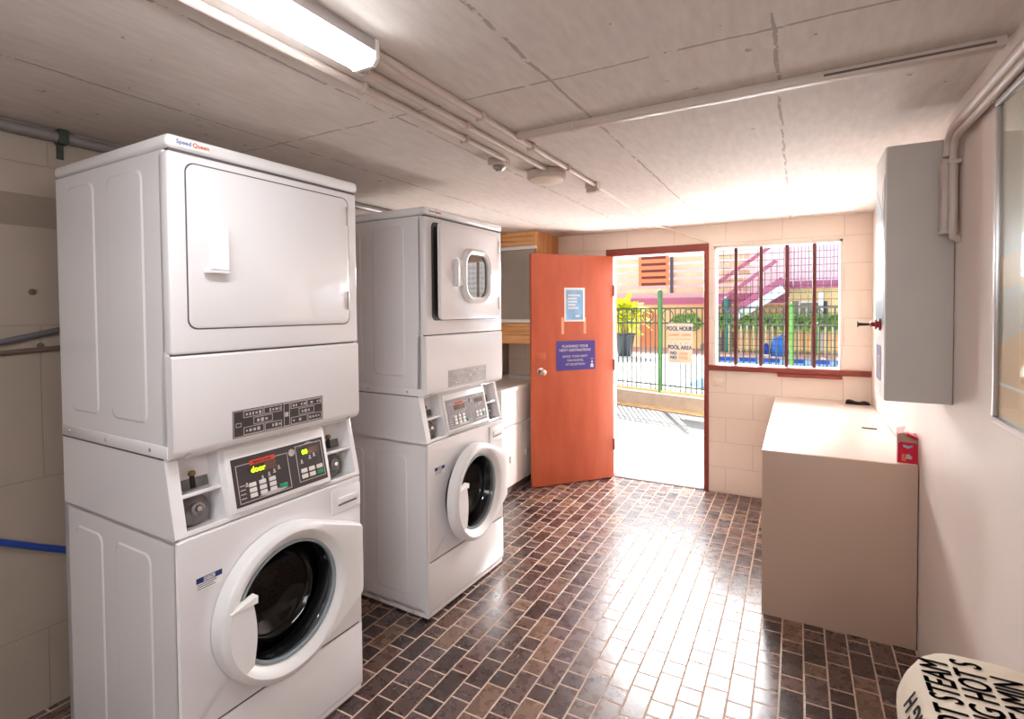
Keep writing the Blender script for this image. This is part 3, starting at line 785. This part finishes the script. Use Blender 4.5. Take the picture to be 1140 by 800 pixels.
# torn washing powder carton
t = empty('powder_carton', (.727, 2.752, BZ), D2R(-4), 'torn open red washing powder carton on the near corner of the bench', 'carton')
w = MB(); w.prism([(0, 0), (.072, 0), (.07, .084), (.063, .092), (.008, .092), (.002, .084)], 'y', 0, .003); w.build('front_face', 'red_box', t)
MB().box(-.003, 0, 0, .055, 0, .125).build('side_face', 'pink_film', t)
MB().box(.07, .0725, .002, .055, 0, .105).build('side_face', 'label_grey', t)
MB().box(0, .07, .052, .055, 0, .125).box(0, .07, .003, .055, 0, .003).build('carton_back', 'cream_card', t)
w = MB(); w.loft([[(-.002, .003, .125), (-.002, .055, .14), (.03, .055, .15), (.02, .003, .13)], [(-.001, .004, .128), (-.001, .054, .144), (.032, .054, .154), (.022, .004, .134)]]); w.build('torn_flap', 'pink_film', t)
w = MB(Matrix.Translation((.03, .03, .122)) @ Matrix.Rotation(D2R(24), 4, 'Y')); w.box(0, .05, -.025, .02, 0, .012, .002); w.build('lid_flap', 'red_box', t)
w = MB(); w.loft([[(.02, -.0005, .072), (.036, -.0005, .066), (.052, -.0005, .073), (.054, -.0005, .082), (.036, -.0005, .077), (.019, -.0005, .082)], [(.02, -.001, .072), (.036, -.001, .066), (.052, -.001, .073), (.054, -.001, .082), (.036, -.001, .077), (.019, -.001, .082)]])
w.build('oval_emblem', 'sticker_pale', t)
w = MB(); w.prism([(.014, .012), (.03, .008), (.03, .022), (.024, .03), (.028, .04), (.016, .04)], 'y', -.001, 0); w.build('picture_flash', 'orange_print', t, False)
w = MB(); w.prism([(.028, .02), (.05, .02), (.052, .03), (.04, .042), (.03, .038)], 'y', -.0012, 0); w.build('picture_patch', 'print_light', t, False)
# folded black glove
w = MB(); random.seed(3)
loops = []
for k in range(17):
    q = k/16; x = -.075+.15*q
    ht = .016+.014*math.sin(PI*min(1, q*1.7))+.008*math.sin(9*q+1); wd_ = .03+.012*math.sin(PI*q)
    if k in (0, 16): ht *= .3; wd_ *= .4
    loops.append([(x, wd_*math.cos(A)*(1+.15*math.sin(3*A+5*q)), max(0.0, ht*(.5+.5*math.sin(A)))) for A in [2*PI*j/14 for j in range(14)]])
w.loft(loops); o = w.build('glove', 'cloth_black', ang=60); o.location = (.712, 4.33, BZ); o.rotation_euler.z = D2R(4)
tag(o, 'crumpled black cloth glove lying at the back corner of the bench', 'glove')
t = empty('pen', (.70, 3.46, BZ+.004), D2R(-4), 'thin dark pen lying alone in the middle of the bench top', 'pen')
MB().tube([(-.035, 0, 0), (.03, 0, 0)], .004, 8).build('barrel', 'brown_pipe', t); MB().tube([(-.045, 0, 0), (-.035, 0, 0)], .001, 8, r2=.004).build('tip', 'black', t)

# ------------------------------------------------------------------ wall dispenser, conduits and framed map on the right wall
CX0, CY0, CY1, C0, C1 = .606, 2.17, 2.416, 1.158, 2.05
t = empty('powder_dispenser', (RX, CY0, C0), label='tall grey metal wall dispenser with white stickered front above the bench', cat='dispenser')
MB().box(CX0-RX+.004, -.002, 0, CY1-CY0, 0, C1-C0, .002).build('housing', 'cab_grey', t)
fx = CX0-RX
fd = MB().box(fx, fx+.006, .0015, CY1-CY0, .002, C1-C0-.002, .001).build('front_door', 'white', t)
Lh = CY1-CY0
w = MB(); w.prism([(.05, .66), (.23, .78), (.23, .27), (.02, .27)], 'x', fx-.001, fx); o = w.build('picture_sticker', 'sticker_pale', t, False); o['label'] = 'pale blue picture sticker'
w = MB(); w.prism([(.005, .80), (.06, .76), (.12, .53), (.03, .5)], 'x', fx-.0016, fx-.001); o = w.build('teal_sticker', 'sticker_teal', t, False)
w = MB(); w.prism(rrect(.07, .2, .06, .19, .02), 'x', fx-.001, fx); s2 = w.build('keypad_sticker', 'sticker_purple', t); s2['label'] = 'purple and grey sticker'
MB().box(fx-.0016, fx-.001, .09, .18, .095, .15).build('grey_window', 'label_grey', s2)
MB().lathe([(.022, 0), (.022, -.006), (.012, -.007), (.012, -.012), (.018, -.013), (.018, -.018), (.008, -.019), (.008, -.03), (.013, -.031), (.004, -.035)], 'x', (fx, .09, .268), 16).build('knob_rose', 'knob_red', fd)
MB().lathe([(.004, -.034), (.005, -.05), (.006, -.068), (.011, -.07), (.011, -.073)], 'x', (fx, .09, .268), 12).build('pull_knob', 'black', fd)

t = empty('twin_conduits', (RX, 0, 0), label='pair of beige conduits bending down the right wall beside the grey dispenser', cat='conduit')
xo = -.024
def bend(y, z, r, n=6): return [(xo, y-r+r*math.sin(PI/2*k/n), z-r+r*math.cos(PI/2*k/n)) for k in range(n+1)]
MB().tube([(xo, -1.5, 2.058)]+bend(2.146, 2.058, .07)+[(xo, 2.146, 1.985)], .017, 12).build('outer_pipe', 'pipe', t)
MB().box(xo-.022, -.002, 2.122, 2.166, 1.735, 1.975, .006).box(xo-.024, -.002, 2.118, 2.168, 1.945, 1.957, .003).box(xo-.025, -.002, 2.114, 2.168, 1.73, 1.742, .002).build('cover_box', 'pipe', t)
MB().tube([(xo+.002, 1.2, 2.03)]+[(xo+.002, b_[1], b_[2]) for b_ in bend(2.098, 2.03, .06)]+[(xo+.002, 2.098, 1.74), (xo+.004, 2.1, 1.715), (-.002, 2.108, 1.705)], .011, 12).build('inner_pipe', 'pipe', t)
MB().box(xo-.012, -.002, 2.085, 2.111, 1.95, 1.963, .002).build('saddle_clip', 'pipe', t)

t = empty('framed_map', (RX, 1.70, 1.19), label='large framed map behind glass with aluminium frame on the right wall', cat='framed map')
fl, fh = 1.25, .825
w = MB()
f = .017
w.box(-.02, -.002, -fl, 0, 0, f, .004).box(-.02, -.002, -fl, 0, fh-f, fh, .004).box(-.02, -.002, -f, 0, f, fh-f, .004).box(-.02, -.002, -fl, -fl+f, f, fh-f, .004)
w.build('frame', 'alu', t)
MB().box(-.008, -.002, -fl+f, -f, f, fh-f).build('map_sheet', 'map_pale', t)
w = MB(); w.prism([(-f, .42), (-.3, .44), (-fl+f, .4), (-fl+f, .3), (-.3, .35), (-f, .345)], 'x', -.0088, -.008)
w.prism([(-f, .2), (-.2, .25), (-.5, .2), (-.5, .03), (-f, .03)], 'x', -.0088, -.008); o = w.build('land_areas', 'map_orange', t, False)
MB().box(-.0092, -.0088, -.6, -f, .1, .107).build('map_line', 'white_print', t)
MB().box(-.013, -.011, -fl+f, -f, f, fh-f).build('glazing', 'clear_glass', t)

# ------------------------------------------------------------------ ceiling fittings
t = empty('strip_light', (-.624, .917, H), label='lit fluorescent batten with white diffuser on the ceiling above the machines', cat='light')
MB().box(-.042, .044, -1.32, -.0, -.03, -.001, .002).build('housing', 'alu', t)
M['tube_side'] = emit('lit_diffuser_side', (.95, .975, 1, 1), 3.5)
MB().box(-.04, .042, -1.31, -.01, -.044, -.03).build('diffuser_side', 'tube_side', t)
w = MB(); w.prism([(.042, -.044), (.03, -.06), (-.028, -.06), (-.04, -.044)], 'y', -1.31, -.01)
M['tube_glow'] = emit('lit_diffuser', (.95, .975, 1, 1), 22.0)
w.build('diffuser', 'tube_glow', t, False)
for y in (-.01, -1.322): MB().prism([(-.044, 0), (.046, 0), (.046, -.047), (.033, -.063), (-.031, -.063), (-.044, -.047)], 'y', y, y+.012).build('end_cap', 'white', t)

def ceiling_run(x, y0, y1, clips, label, r=.012):
    t = empty('ceiling_conduit', (x, y0, H), label=label, cat='conduit', group='painted conduits on the ceiling')
    MB().tube([(0, 0, -.014), (0, y1-y0, -.014)], r, 12).build('pipe', 'pipe', t)
    for c in clips:
        MB().box(-.018, .018, c-y0-.008, c-y0+.008, -.03, 0, .004).build('saddle_clip', 'pipe', t)
    return t
ceiling_run(-.61, .93, 2.575, (1.45, 1.83, 2.2), 'painted ceiling conduit ending at the small square box, rightmost of three')
ceiling_run(-.705, .93, 2.19, (1.0, 1.5), 'painted ceiling conduit ending at the round light, middle of three')
ceiling_run(-.79, -1.5, 1.93, (1.08, 1.62), 'painted ceiling conduit passing left of the strip light to the small detector')
t = empty('cable_trunking', (-.6, 1.7, H), D2R(-1.4), 'square beige cable trunking crossing the ceiling to the right wall', 'cable trunking')
MB().box(.0, 1.39, -.016, .016, -.026, 0, .003).build('channel', 'pipe', t)
MB().box(1.0, 1.37, -.0175, -.0155, -.017, -.011).build('channel_slot', 'brown_pipe', t)
MB().box(.21, .235, -.02, .02, -.029, 0, .003).build('saddle_clip', 'pipe', t)
t = empty('smoke_detector', (-.83, 1.955, H), label='small pale detector with a sensor bulb on the ceiling above the second stack', cat='detector')
MB().box(-.04, .04, -.035, .035, -.032, 0, .006).build('base', 'pipe', t)
MB().lathe([(.028, -.032), (.03, -.042), (.018, -.05), (.014, -.058), (0, -.06)], 'z', n=16).build('sensor', 'steel', t)
t = empty('round_light', (-.735, 2.25, H), label='round unlit ceiling light with opal lens at the end of a conduit', cat='light')
MB().lathe([(.075, 0), (.092, -.006), (.094, -.034), (.09, -.044), (.084, -.045)], 'z', n=40).build('rim', 'pipe', t)
MB().lathe([(.084, -.04), (.08, -.05), (.05, -.06), (0, -.063)], 'z', n=40, caps=(False, True)).build('lens', 'lens', t)
t = empty('junction_box', (-.625, 2.6, H), label='small square pale box at the far end of the ceiling conduits', cat='junction box')
MB().box(-.034, .034, -.028, .028, -.03, 0, .003).build('base', 'pipe', t); MB().box(-.03, .03, -.024, .024, -.052, -.03, .004).build('cover', 'pipe', t)
w = MB().tube([(-.62, 2.63, H-.006), (-.64, 3.4, H-.006), (-.66, 4.2, H-.008), (-.6, 4.38, H-.012), (-.56, 4.418, H-.03), (-.44, 4.42, 2.075), (-.3, 4.42, 2.02)], .006, 8)
o = tag(w.build('surface_cable', 'lens'), 'thin white cable running along the ceiling and down to the door head', 'cable')

# ------------------------------------------------------------------ ironing board
t = empty('ironing_board', (.628, .45, 0), label='ironing board with cream cover printed with black lettering, by the right wall', cat='ironing board')
ZT = .85
def outline_board(o, z):
    pts = []
    hw = .113+o
    for k in range(21):      # rounded nose at +y
        A = PI*k/20
        c_, s_ = math.cos(A), math.sin(A); pts.append((math.copysign(abs(c_)**.55, c_)*hw, .485+(.214+o)*abs(s_)**.55, z))
    pts += [(-hw, .2, z), (-hw, -.3, z), (-hw*.95, -.6, z), (hw*.95, -.6, z), (hw, -.3, z), (hw, .2, z)]
    return pts
w = MB(); w.loft([outline_board(.02, ZT-.09), outline_board(.021, ZT-.07), outline_board(.013, ZT-.043), outline_board(-.004, ZT-.01), outline_board(-.014, ZT)])
cv = w.build('board_cover', 'cover', t, ang=80)
for tx, xx, ye in (('STEAMING HOT STEAM', -.071, .658), ('STEAMING HOT S', -.021, .68), ('STEAMING HOT STEAMIN', .029, .655), ('HOT STEAMING HOT', .079, .61)):
    text_mesh('printed_words', tx, .062, 'cover_ink', cv, face_frame((xx, ye-.012, ZT+.0008), (0, 1, 0), (-1, 0, 0)), .0009, 'RIGHT', .62, .0003)
text_mesh('printed_words', 'STEAMING HOT STEAMING H', .048, 'cover_ink', cv, face_frame((-.113-.0055, .56, ZT-.0258), (0, 1, 0), (-.017, 0, -.033)), .0008, 'RIGHT', .7, .0003)
for sx in (-1, 1):
    MB().tube([(sx*.06, .35, ZT-.07), (sx*.15, -.35, .03), (sx*.15, -.35, .012)], .011, 10).build('leg', 'alu', t)
    MB().tube([(sx*.05, -.45, ZT-.07), (sx*.13, .35, .03), (sx*.13, .35, .012)], .011, 10).build('leg', 'alu', t)
for y, x in ((-.35, .16), (.35, .14)): MB().tube([(-x, y, .012), (x, y, .012)], .012, 10).build('foot_bar', 'alu', t)

# ------------------------------------------------------------------ outside: path, kerb, pool
KA = Vector((-2.171, 8.139, 0)); KD = (Vector((-.847, 7.729, 0))-KA).normalized(); KN = Vector((-KD.y, KD.x, 0))   # KN points away from the room
KR = math.atan2(KD.y, KD.x)
TK = Matrix.Translation(KA) @ Matrix.Rotation(KR, 4, 'Z')          # along kerb = +x, away = +y
w = MB(); w.prism([(-9, DY+.16), (9, DY+.16), (9, 5.1), (-9, 10.5)], 'z', -.15, -.012)
struct(w.build('ground_path', 'path', smooth=False))
o = MB().box(-2.2, .4, 0, .012, 0, .003).build('path_joint', 'kerb'); o.location = (-.2, 6.17, -.0115); o.rotation_euler.z = .06; struct(o)
w = MB(TK); w.box(-6, 7, 0, .16, -.15, .2); struct(w.build('kerb_wall', 'kerb'))
w = MB(TK); w.box(-6, 7, -.012, .16, .2, .222, .004); struct(w.build('kerb_coping', 'deck'))
w = MB(TK); w.box(-6, 7, .012, .16, .222, .26, .004); struct(w.build('kerb_top_strip', 'coping'))
w = MB(TK); w.box(-6, 7, -.14, -.0, -.1, .004); struct(w.build('ground_strip', 'coping'))
rim = [(4.5, 7.6), (1.2, 8.1), (-.3, 8.45), (-.95, 8.72), (-1.34, 9.1), (-1.2, 10.2), (-1.2, 11.4), (-1.5, 13.2), (-1.75, 15.1)]
w = MB(); w.prism([(-14, 11.9), (9, 4.8), (9, 7.0)]+rim+[(-14, 15.1)], 'z', -.2, .198); struct(w.build('ground_pool_deck', 'deck', smooth=False))
w = MB(); w.prism([(9, 7.0)]+rim+[(9, 15.1)], 'z', -.1, .03); struct(w.build('pool_water', 'water', smooth=False))
struct(MB().box(-1.74, 8.9, 15.085, 15.1, .03, .17).build('pool_edge_wall', 'pool_tile'))
struct(MB().box(-14, 9, 15.1, 17.6, -.2, .2).build('ground_far_paving', 'pink_pave'))
t = empty('drain_cover', (-1.2, 5.1, -.012), D2R(2), 'square pale access cover set in the path outside the door', 'drain cover')
MB().box(-.2, .2, -.17, .17, 0, .002).build('cover_rim', 'rubber', t); MB().box(-.19, .188, -.16, .16, 0, .004).build('lid', 'path', t)
for x in (-.05, .1):
    for y in (-.1, .1): MB().lathe([(.012, .004), (.01, .006), (0, .006)], 'z', (x, y, 0), 8).build('bolt', 'brown_pipe', t)

def fence(T0, length, zb, zt, z2, zmat, posts, label, rail_b, pitch=.083, picket='fence', ring=True, group=None):
    t = empty('pool_fence', (0, 0, 0), label=label, cat='fence', group=group); t.matrix_world = T0
    x = pitch/2
    while x < length:
        MB().tube([(x, 0, zb), (x, 0, zt)], .009 if picket == 'fence' else .02, 6).build('picket', picket, t); x += pitch
    for z in (rail_b, z2, zt): MB().box(0, length, -.014, .014, z-.011, z+.011).build('rail', 'fence' if picket == 'fence' else zmat, t)
    if ring:
        x = pitch*2
        while x < length:
            c = (zt+z2)/2; r = (zt-z2)/2-.02
            MB().tube([(x+r*math.cos(2*PI*j/14), 0, c+r*math.sin(2*PI*j/14)) for j in range(15)], .007, 5).build('ring_ornament', 'fence' if picket == 'fence' else zmat, t); x += pitch*4
    for x, mt, h, r in posts:
        p = MB().tube([(x, -.012, -.01 if picket == 'fence' else zb), (x, -.012, h)], r, 12).build('post', mt, t)
        if r > .03: MB().lathe([(r*1.1, 0), (r*1.1, .02), (r*.5, .05), (0, .06)], 'z', (x, -.012, h), 12).build('post_cap', mt, p)
    return t
fence(Matrix.Translation(KA+KN*.05) @ Matrix.Rotation(KR, 4, 'Z') @ Matrix.Translation((-3, 0, 0)), 8.0, .245, 1.49, 1.27, 'green_post',
      ((.4, 'green_post', 1.7, .04), (1.6, 'green_post', 1.7, .04), (3.70, 'green_post', 1.72, .0365), (5.54, 'lime_post', 1.5, .031), (7.3, 'lime_post', 1.5, .031)),
      'dark green picket pool fence standing on the kerb outside the door, nearest fence', .335)
def far_fence(x0, x1, y, label, posts):
    fence(Matrix.Translation((x0, y, 0)), x1-x0, .2, 1.02, .84, 'leaf', posts, label, .32, .16, 'cream_picket')
far_fence(-1.5, 4.4, 16.3, 'cream picket fence on the far side of the pool, seen through the window', ((.0, 'teal_post', 1.75, .05), (2.25, 'lime_post', 1.3, .05), (4.6, 'lime_post', 1.3, .05)))

# pool rules board
TSn = TK
t = empty('pool_sign', KA+KN*0, KR, 'cream board with navy pool hours and pool area rules, wired to the fence', 'sign')
MB().box(.84, 1.235, .018, .024, .975, 1.27, .002).build('hours_board', 'sign_cream', t)
MB().box(.84, 1.225, .018, .024, .69, .968, .002).build('rules_board', 'sign_cream', t)
def ST(x, z): return face_frame((x, .0172, z), (1, 0, 0), (0, 0, 1))
text_mesh('lettering', 'POOL HOURS', .088, 'navy_print', t, ST(1.038, 1.19), .003, squeeze=.8)
text_mesh('lettering', '6:30AM - 9:30PM', .055, 'orange_print', t, ST(1.038, 1.1), .001, squeeze=.85)
MB().box(.86, 1.21, .0165, .018, 1.035, 1.045).build('rule_line', 'orange_print', t)
text_mesh('lettering', 'POOL AREA', .082, 'navy_print', t, ST(1.03, .915), .003, squeeze=.86)
for z, wd_ in ((.83, 'GLASS'), (.765, 'FOOD')):
    text_mesh('lettering', 'NO', .062, 'navy_print', t, ST(.93, z), .003)
    text_mesh('lettering', wd_, .056, 'orange_print', t, ST(1.09, z), .0008, squeeze=.85)

# potted palm on the deck
pp = Vector((-3.85, 14.1, .198))
t = empty('potted_palm', pp, 0, 'bushy yellow green palm in a tall dark pot on the pool deck', 'palm')
MB().lathe([(.17, 0), (.2, .1), (.27, .56), (.3, .58), (.3, .62), (.26, .62), (.25, .52), (0, .5)], 'z', n=28, caps=(True, True)).build('pot', 'pot', t)
random.seed(5)
for k in range(7):
    a = k*.9; MB().tube([(.07*math.cos(a), .07*math.sin(a), .5), (.14*math.cos(a), .14*math.sin(a), 1.05)], .022, 7).build('stem', 'trunk', t)
w = MB()
for k in range(170):
    a = random.uniform(0, 2*PI); el = random.uniform(-.35, 1.45); ln = random.uniform(.35, .72)
    base = Vector((.1*math.cos(a), .1*math.sin(a), random.uniform(.85, 1.35)))
    dv = Vector((math.cos(a)*math.cos(el), math.sin(a)*math.cos(el), math.sin(el)))
    prev = None; sp = []
    for j in range(6):
        q = j/5; sp.append(base+dv*ln*q+Vector((0, 0, -.35*ln*q*q)))
    w.tube(sp, .006, 4, r2=.002)
    sd = dv.cross(Vector((0, 0, 1))).normalized()
    for j in range(1, 6):
        for half_ in (0, .5):
            c = sp[j-1].lerp(sp[j], half_+.25); ll = .15*(1-.1*j)
            for s in (-1, 1):
                tip = c+sd*s*ll+dv*ll*.6+Vector((0, 0, -.05))
                q1 = c+dv*.018; q2 = c-dv*.018
                f_ = [w.bm.verts.new(p) for p in (q1, c+(tip-c)*.5+dv*.022, tip, c+(tip-c)*.5-dv*.02, q2)]
                w.bm.faces.new(f_)
w.build('fronds', 'frond', t, False)

# hedge plants behind the far fence
def shrub(name, c, rx, rz, n, mat, label, group):
    t = empty(name, c, 0, label, 'shrub', group)
    w = MB()
    for k in range(n):
        a, b_ = random.uniform(0, 2*PI), random.uniform(-.9, 1)
        rr = random.uniform(.55, 1); p = Vector((rx*rr*math.cos(a)*math.sqrt(1-b_*b_*.7), .35*rr*math.sin(a), rz*b_*rr+rz))
        u = Vector((random.uniform(-1, 1), random.uniform(-1, 1), random.uniform(-.3, 1))).normalized()*random.uniform(.09, .17)
        v = u.cross(Vector((random.uniform(-1, 1), random.uniform(-1, 1), random.uniform(-1, 1)))).normalized()*.05
        w.bm.faces.new([w.bm.verts.new(q) for q in (p-u, p-v, p+u, p+v)])
    w.build('foliage', mat, t, False)
    w = MB(); w.tube([(0, 0, -zz+.2), (0, 0, rz)], .03, 6); w.build('stem', 'trunk', t)
random.seed(11)
for k, (px, lab) in enumerate(((765, 'green shrub behind the pool sign, seen over the near fence'), (805, 'leafy shrub at the left end of the window hedge'), (838, 'leafy shrub under the purple staircase'), (863, 'dense green shrub left of the light green post'), (895, 'green shrub below the dark window across the pool'), (926, 'green shrub at the right end of the window hedge'))):
    c = at(px, 372, 16.9); zz = .82
    shrub('hedge_shrub', (c.x, 16.9, zz), .45, .25, 240, 'leaf', lab, 'shrubs behind the far pool fence')
# blue pool things at the pool edge
t = empty('pool_float_bin', at(850, 396, 15.6).xy.to_3d()+Vector((.28, 0, .2)), 0, 'bright blue plastic pump unit standing at the far pool edge', 'pool pump')
MB().lathe([(.17, 0), (.19, .05), (.19, .34), (.13, .42), (.12, .5), (.0, .52)], 'z', (.08, 0, 0), 20).build('tank', 'tubblue', t)
MB().lathe([(.11, 0), (.11, .1), (.13, .13), (.05, .3), (0, .32)], 'z', (-.22, 0, .02), 16).build('filter_housing', 'tubdark', t)
MB().box(-.06, .0, -.1, .02, .12, .32, .02).build('yellow_label', 'yellow', t)
MB().tube([(.12, 0, .5), (.16, 0, .56), (.25, 0, .5), (.3, 0, .1), (.3, 0, .02)], .03, 10).build('hose', 'tubblue', t)
MB().box(-.33, -.1, -.12, .1, 0, .04, .01).build('base', 'white', t)

# ------------------------------------------------------------------ building across the pool
BYY = 18.0
def rect(mb, px0, py0, px1, py1, Y=BYY, th=.08, dz=(0, 0)):
    a, b_ = at(px0, py0, Y), at(px1, py1, Y)
    a2, b2 = at(px0, py1, Y), at(px1, py0, Y)
    x0, x1 = (a.x+a2.x)/2, (b_.x+b2.x)/2; z1, z0 = (a.z+b2.z)/2, (b_.z+a2.z)/2
    mb.box(min(x0, x1), max(x0, x1), Y, Y+th, min(z0, z1), max(z0, z1)); return mb
t = empty('hostel_building', (0, 0, 0), label='apricot and yellow building with slatted upper screens across the pool', cat='building')
w = MB(); w.box(-9, 6, BYY+.14, BYY+.3, 0, 1.61); w.build('ground_wall', 'orange_wall', t)
w = MB(); w.box(-9, 6, BYY+1.4, BYY+1.6, 1.85, 4.6); w.build('upper_wall', 'pale_bal', t)
w = MB(); w.box(-9, 6, BYY, BYY+1.6, 1.62, 1.84); w.build('balcony_slab', 'plum', t)
# slatted screens: tan slats with gaps
for k in range(7):
    z = 2.02+k*.255
    MB().box(-9, -1.0 if k < 9 else 0, BYY+.02, BYY+.06, z, z+.15).build('screen_slat', 'slat', t)
pn = rect(MB(), 711, 281, 744, 318, BYY-.02, .05).build('terracotta_panel', 'terracotta', t)
for k in range(5):
    yy = 285.5+k*7.3; rect(MB(), 714, yy, 741, yy+2.8, BYY-.04, .03).build('panel_slot', 'slot', pn, False)
rect(MB(), 746, 286, 749, 326, BYY-.1, .08).build('screen_post', 'plum_dark', t)
rect(MB(), 679, 284.5, 712, 287, BYY-.05, .04).build('screen_rail', 'plum_dark', t)
w = MB(); rect(w, 876, 318, 945, 372, BYY-.02, .15); w.build('yellow_wall', 'cream_wall', t)
rect(MB(), 879, 335, 889, 360, BYY-.06, .06).build('dark_window', 'win_dark', t)
fw_ = rect(MB(), 889, 336, 912, 362, BYY-.06, .06).build('window_pane', 'win_dark', t)
w = MB()
for a_ in ((889, 335, 912, 337), (889, 340, 912, 341), (889, 336, 890.5, 362), (897, 341, 898.5, 362), (905, 341, 906, 362)): rect(w, *a_, BYY-.1, .05)
w.build('window_frame', 'white', fw_, False)
rect(MB(), 911, 325, 917, 398, BYY-.34, .2).build('white_column', 'white', t)
rect(MB(), 917, 335, 921, 356, BYY-.12, .08).build('louvre_box', 'plum_dark', t)
w = MB(); rect(w, 872, 312, 945, 320, BYY-.3, .3); w.build('floor_beam', 'plum', t)
rect(MB(), 872.5, 262, 879, 330, BYY-.5, .2).build('purple_post', 'plum', t)
for k in range(17): rect(MB(), 880+k*4, 264, 881+k*4, 312, BYY-.25, .05).build('baluster', 'plum_pale', t, False)
# arch opening and doorway on ground floor left
w = MB(); a, b_ = at(712, 375, BYY), at(733, 345, BYY)
pts = [(a.x, 0), (b_.x, 0)]+[((a.x+b_.x)/2+(b_.x-a.x)/2*math.cos(PI*k/10), b_.z-.35+.35*math.sin(PI*k/10)) for k in range(11)]
w.prism(pts, 'y', BYY+.08, BYY+.14); ar = w.build('arched_recess', 'terracotta', t, False)
w = MB(); q = [((a.x+b_.x)/2+(b_.x-a.x)/2*s*math.cos(PI*k/10), b_.z-.35+.35*s*math.sin(PI*k/10)) for s, rr in ((1.16, 0), (1.0, 1)) for k in (range(11) if rr == 0 else range(10, -1, -1))]
w.prism(q, 'y', BYY+.05, BYY+.14); w.build('arch_trim', 'yellow', ar, False)

# outdoor staircase
t = empty('outdoor_stairs', (0, 0, 0), label='purple steel staircase rising to the upper floor, seen through the window', cat='stairs')
SY = BYY-1.2
def beam(name, p, q, th, mat, Y=SY, dy=.06, par=None):
    a, b_ = at(*p, Y), at(*q, Y); d = (b_-a); n = Vector((-d.z, 0, d.x)).normalized()*th
    w = MB(); w.loft([[a-n+Vector((0, e, 0)), b_-n+Vector((0, e, 0)), b_+n+Vector((0, e, 0)), a+n+Vector((0, e, 0))] for e in (-dy, dy)])
    return w.build(name, mat, par or t, False)
beam('stringer', (800, 356), (872, 311), .09, 'plum')
beam('soffit', (812, 357), (872, 321), .13, 'white', SY+.3, .3)
beam('far_stringer', (800, 356), (872, 311), .09, 'plum', SY+1.1)
beam('handrail', (786, 346), (864, 290), .05, 'plum', SY-.03)
beam('handrail', (790, 321), (864, 270), .05, 'plum', SY+1.0)
w = MB()
for k in range(11):
    q = k/10; px = 797+q*68
    lo_, hi_ = 356-(px-800)*45/72, 346-(px-786)*56/78
    a, b_ = at(px, lo_, SY), at(px, hi_, SY); MB().tube([(a.x, SY, a.z), (a.x, SY, b_.z)], .014, 6).build('baluster', 'plum', t)
w = MB()
for k in range(12):
    q = k/11; a = at(803+q*67, 354-q*42, SY); MB().box(a.x-.15, a.x+.15, SY, SY+1.05, a.z-.02, a.z+.02).build('tread', 'plum', t)
for px in (806, 812): 
    a = at(px, 352, SY); MB().box(a.x-.05, a.x+.05, SY-.05, SY+.05, .2, at(px, 334, SY).z).build('newel_post', 'plum_dark', t)
rect(MB(), 786, 327, 874, 333, SY+1.15, .08).build('landing_edge', 'plum', t)
for k in range(3): a = at(803, 352, SY); MB().box(a.x-.3*k, a.x+.299-.3*k, SY, SY+1.05, .2, .2+.18*(3-k)).build('bottom_step', 'kerb', t, False)

# ------------------------------------------------------------------ light
sun = bpy.data.lights.new('sun', 'SUN'); sun.energy = 10; sun.angle = D2R(.35); sun.color = (1, .975, .93)
so = bpy.data.objects.new('sun', sun); COL.objects.link(so)
sd = Vector((.61, -1.4, -1.6)).normalized(); so.rotation_euler = sd.to_track_quat('-Z', 'Y').to_euler()
wd = bpy.data.worlds.new('world'); scene.world = wd; wd.use_nodes = True
nt = wd.node_tree; bg = nt.nodes['Background']
sky = nt.nodes.new('ShaderNodeTexSky'); sky.sky_type = 'HOSEK_WILKIE'; sky.turbidity = 3; sky.sun_direction = (-sd).normalized()
hs = nt.nodes.new('ShaderNodeHueSaturation'); hs.inputs['Saturation'].default_value = .3
nt.links.new(sky.outputs[0], hs.inputs['Color']); nt.links.new(hs.outputs[0], bg.inputs[0]); bg.inputs[1].default_value = 6.6
def aim(x, y, z): return Vector((x, y, z)).to_track_quat('-Z', 'Y').to_euler()
def area(name, loc, rot, sx, sy, e, col=(1, 1, 1)):
    l = bpy.data.lights.new(name, 'AREA'); l.shape = 'RECTANGLE'; l.size = sx; l.size_y = sy; l.energy = e; l.color = col
    o = bpy.data.objects.new(name, l); COL.objects.link(o); o.location = loc; o.rotation_euler = rot; return o
area('rear_fill', (-.3, -1.5, 2.1), (0, 0, 0), .3, 1.0, 6, (.95, .97, 1))  # added unseen fill behind the camera
area('ground_bounce_fill', (.25, 6.0, .3), aim(-.05, -1, .75), 1.0, .8, 110, (1, .975, .95))  # added area lamp imitating light thrown up by the sunlit ground
area('ground_bounce_fill', (-2.0, 5.4, .4), aim(2.1, -1.8, 1.7), .9, .9, 70, (1, .975, .95))  # second added lamp, imitates bounce from the ground left of the door
area('camera_side_fill', (.45, -1.2, 1.95), (D2R(68), 0, D2R(22)), 1.2, .8, 15, (.96, .98, 1))  # added soft fill from the camera side
area('doorway_fill', (-.62, 5.5, 2.1), (D2R(-40), 0, 0), 1.5, 1.1, 190, (.95, .975, 1))  # added fill lamp under the overhang, brightens the door end of the room

vs = scene.view_settings
vs.view_transform = 'Standard'; vs.look = 'None'; vs.exposure = .88; vs.gamma = 1
scene.cycles.use_denoising = True
scene.cycles.max_bounces = 10; scene.cycles.diffuse_bounces = 6; scene.cycles.transparent_max_bounces = 12
scene.cycles.sample_clamp_indirect = 6
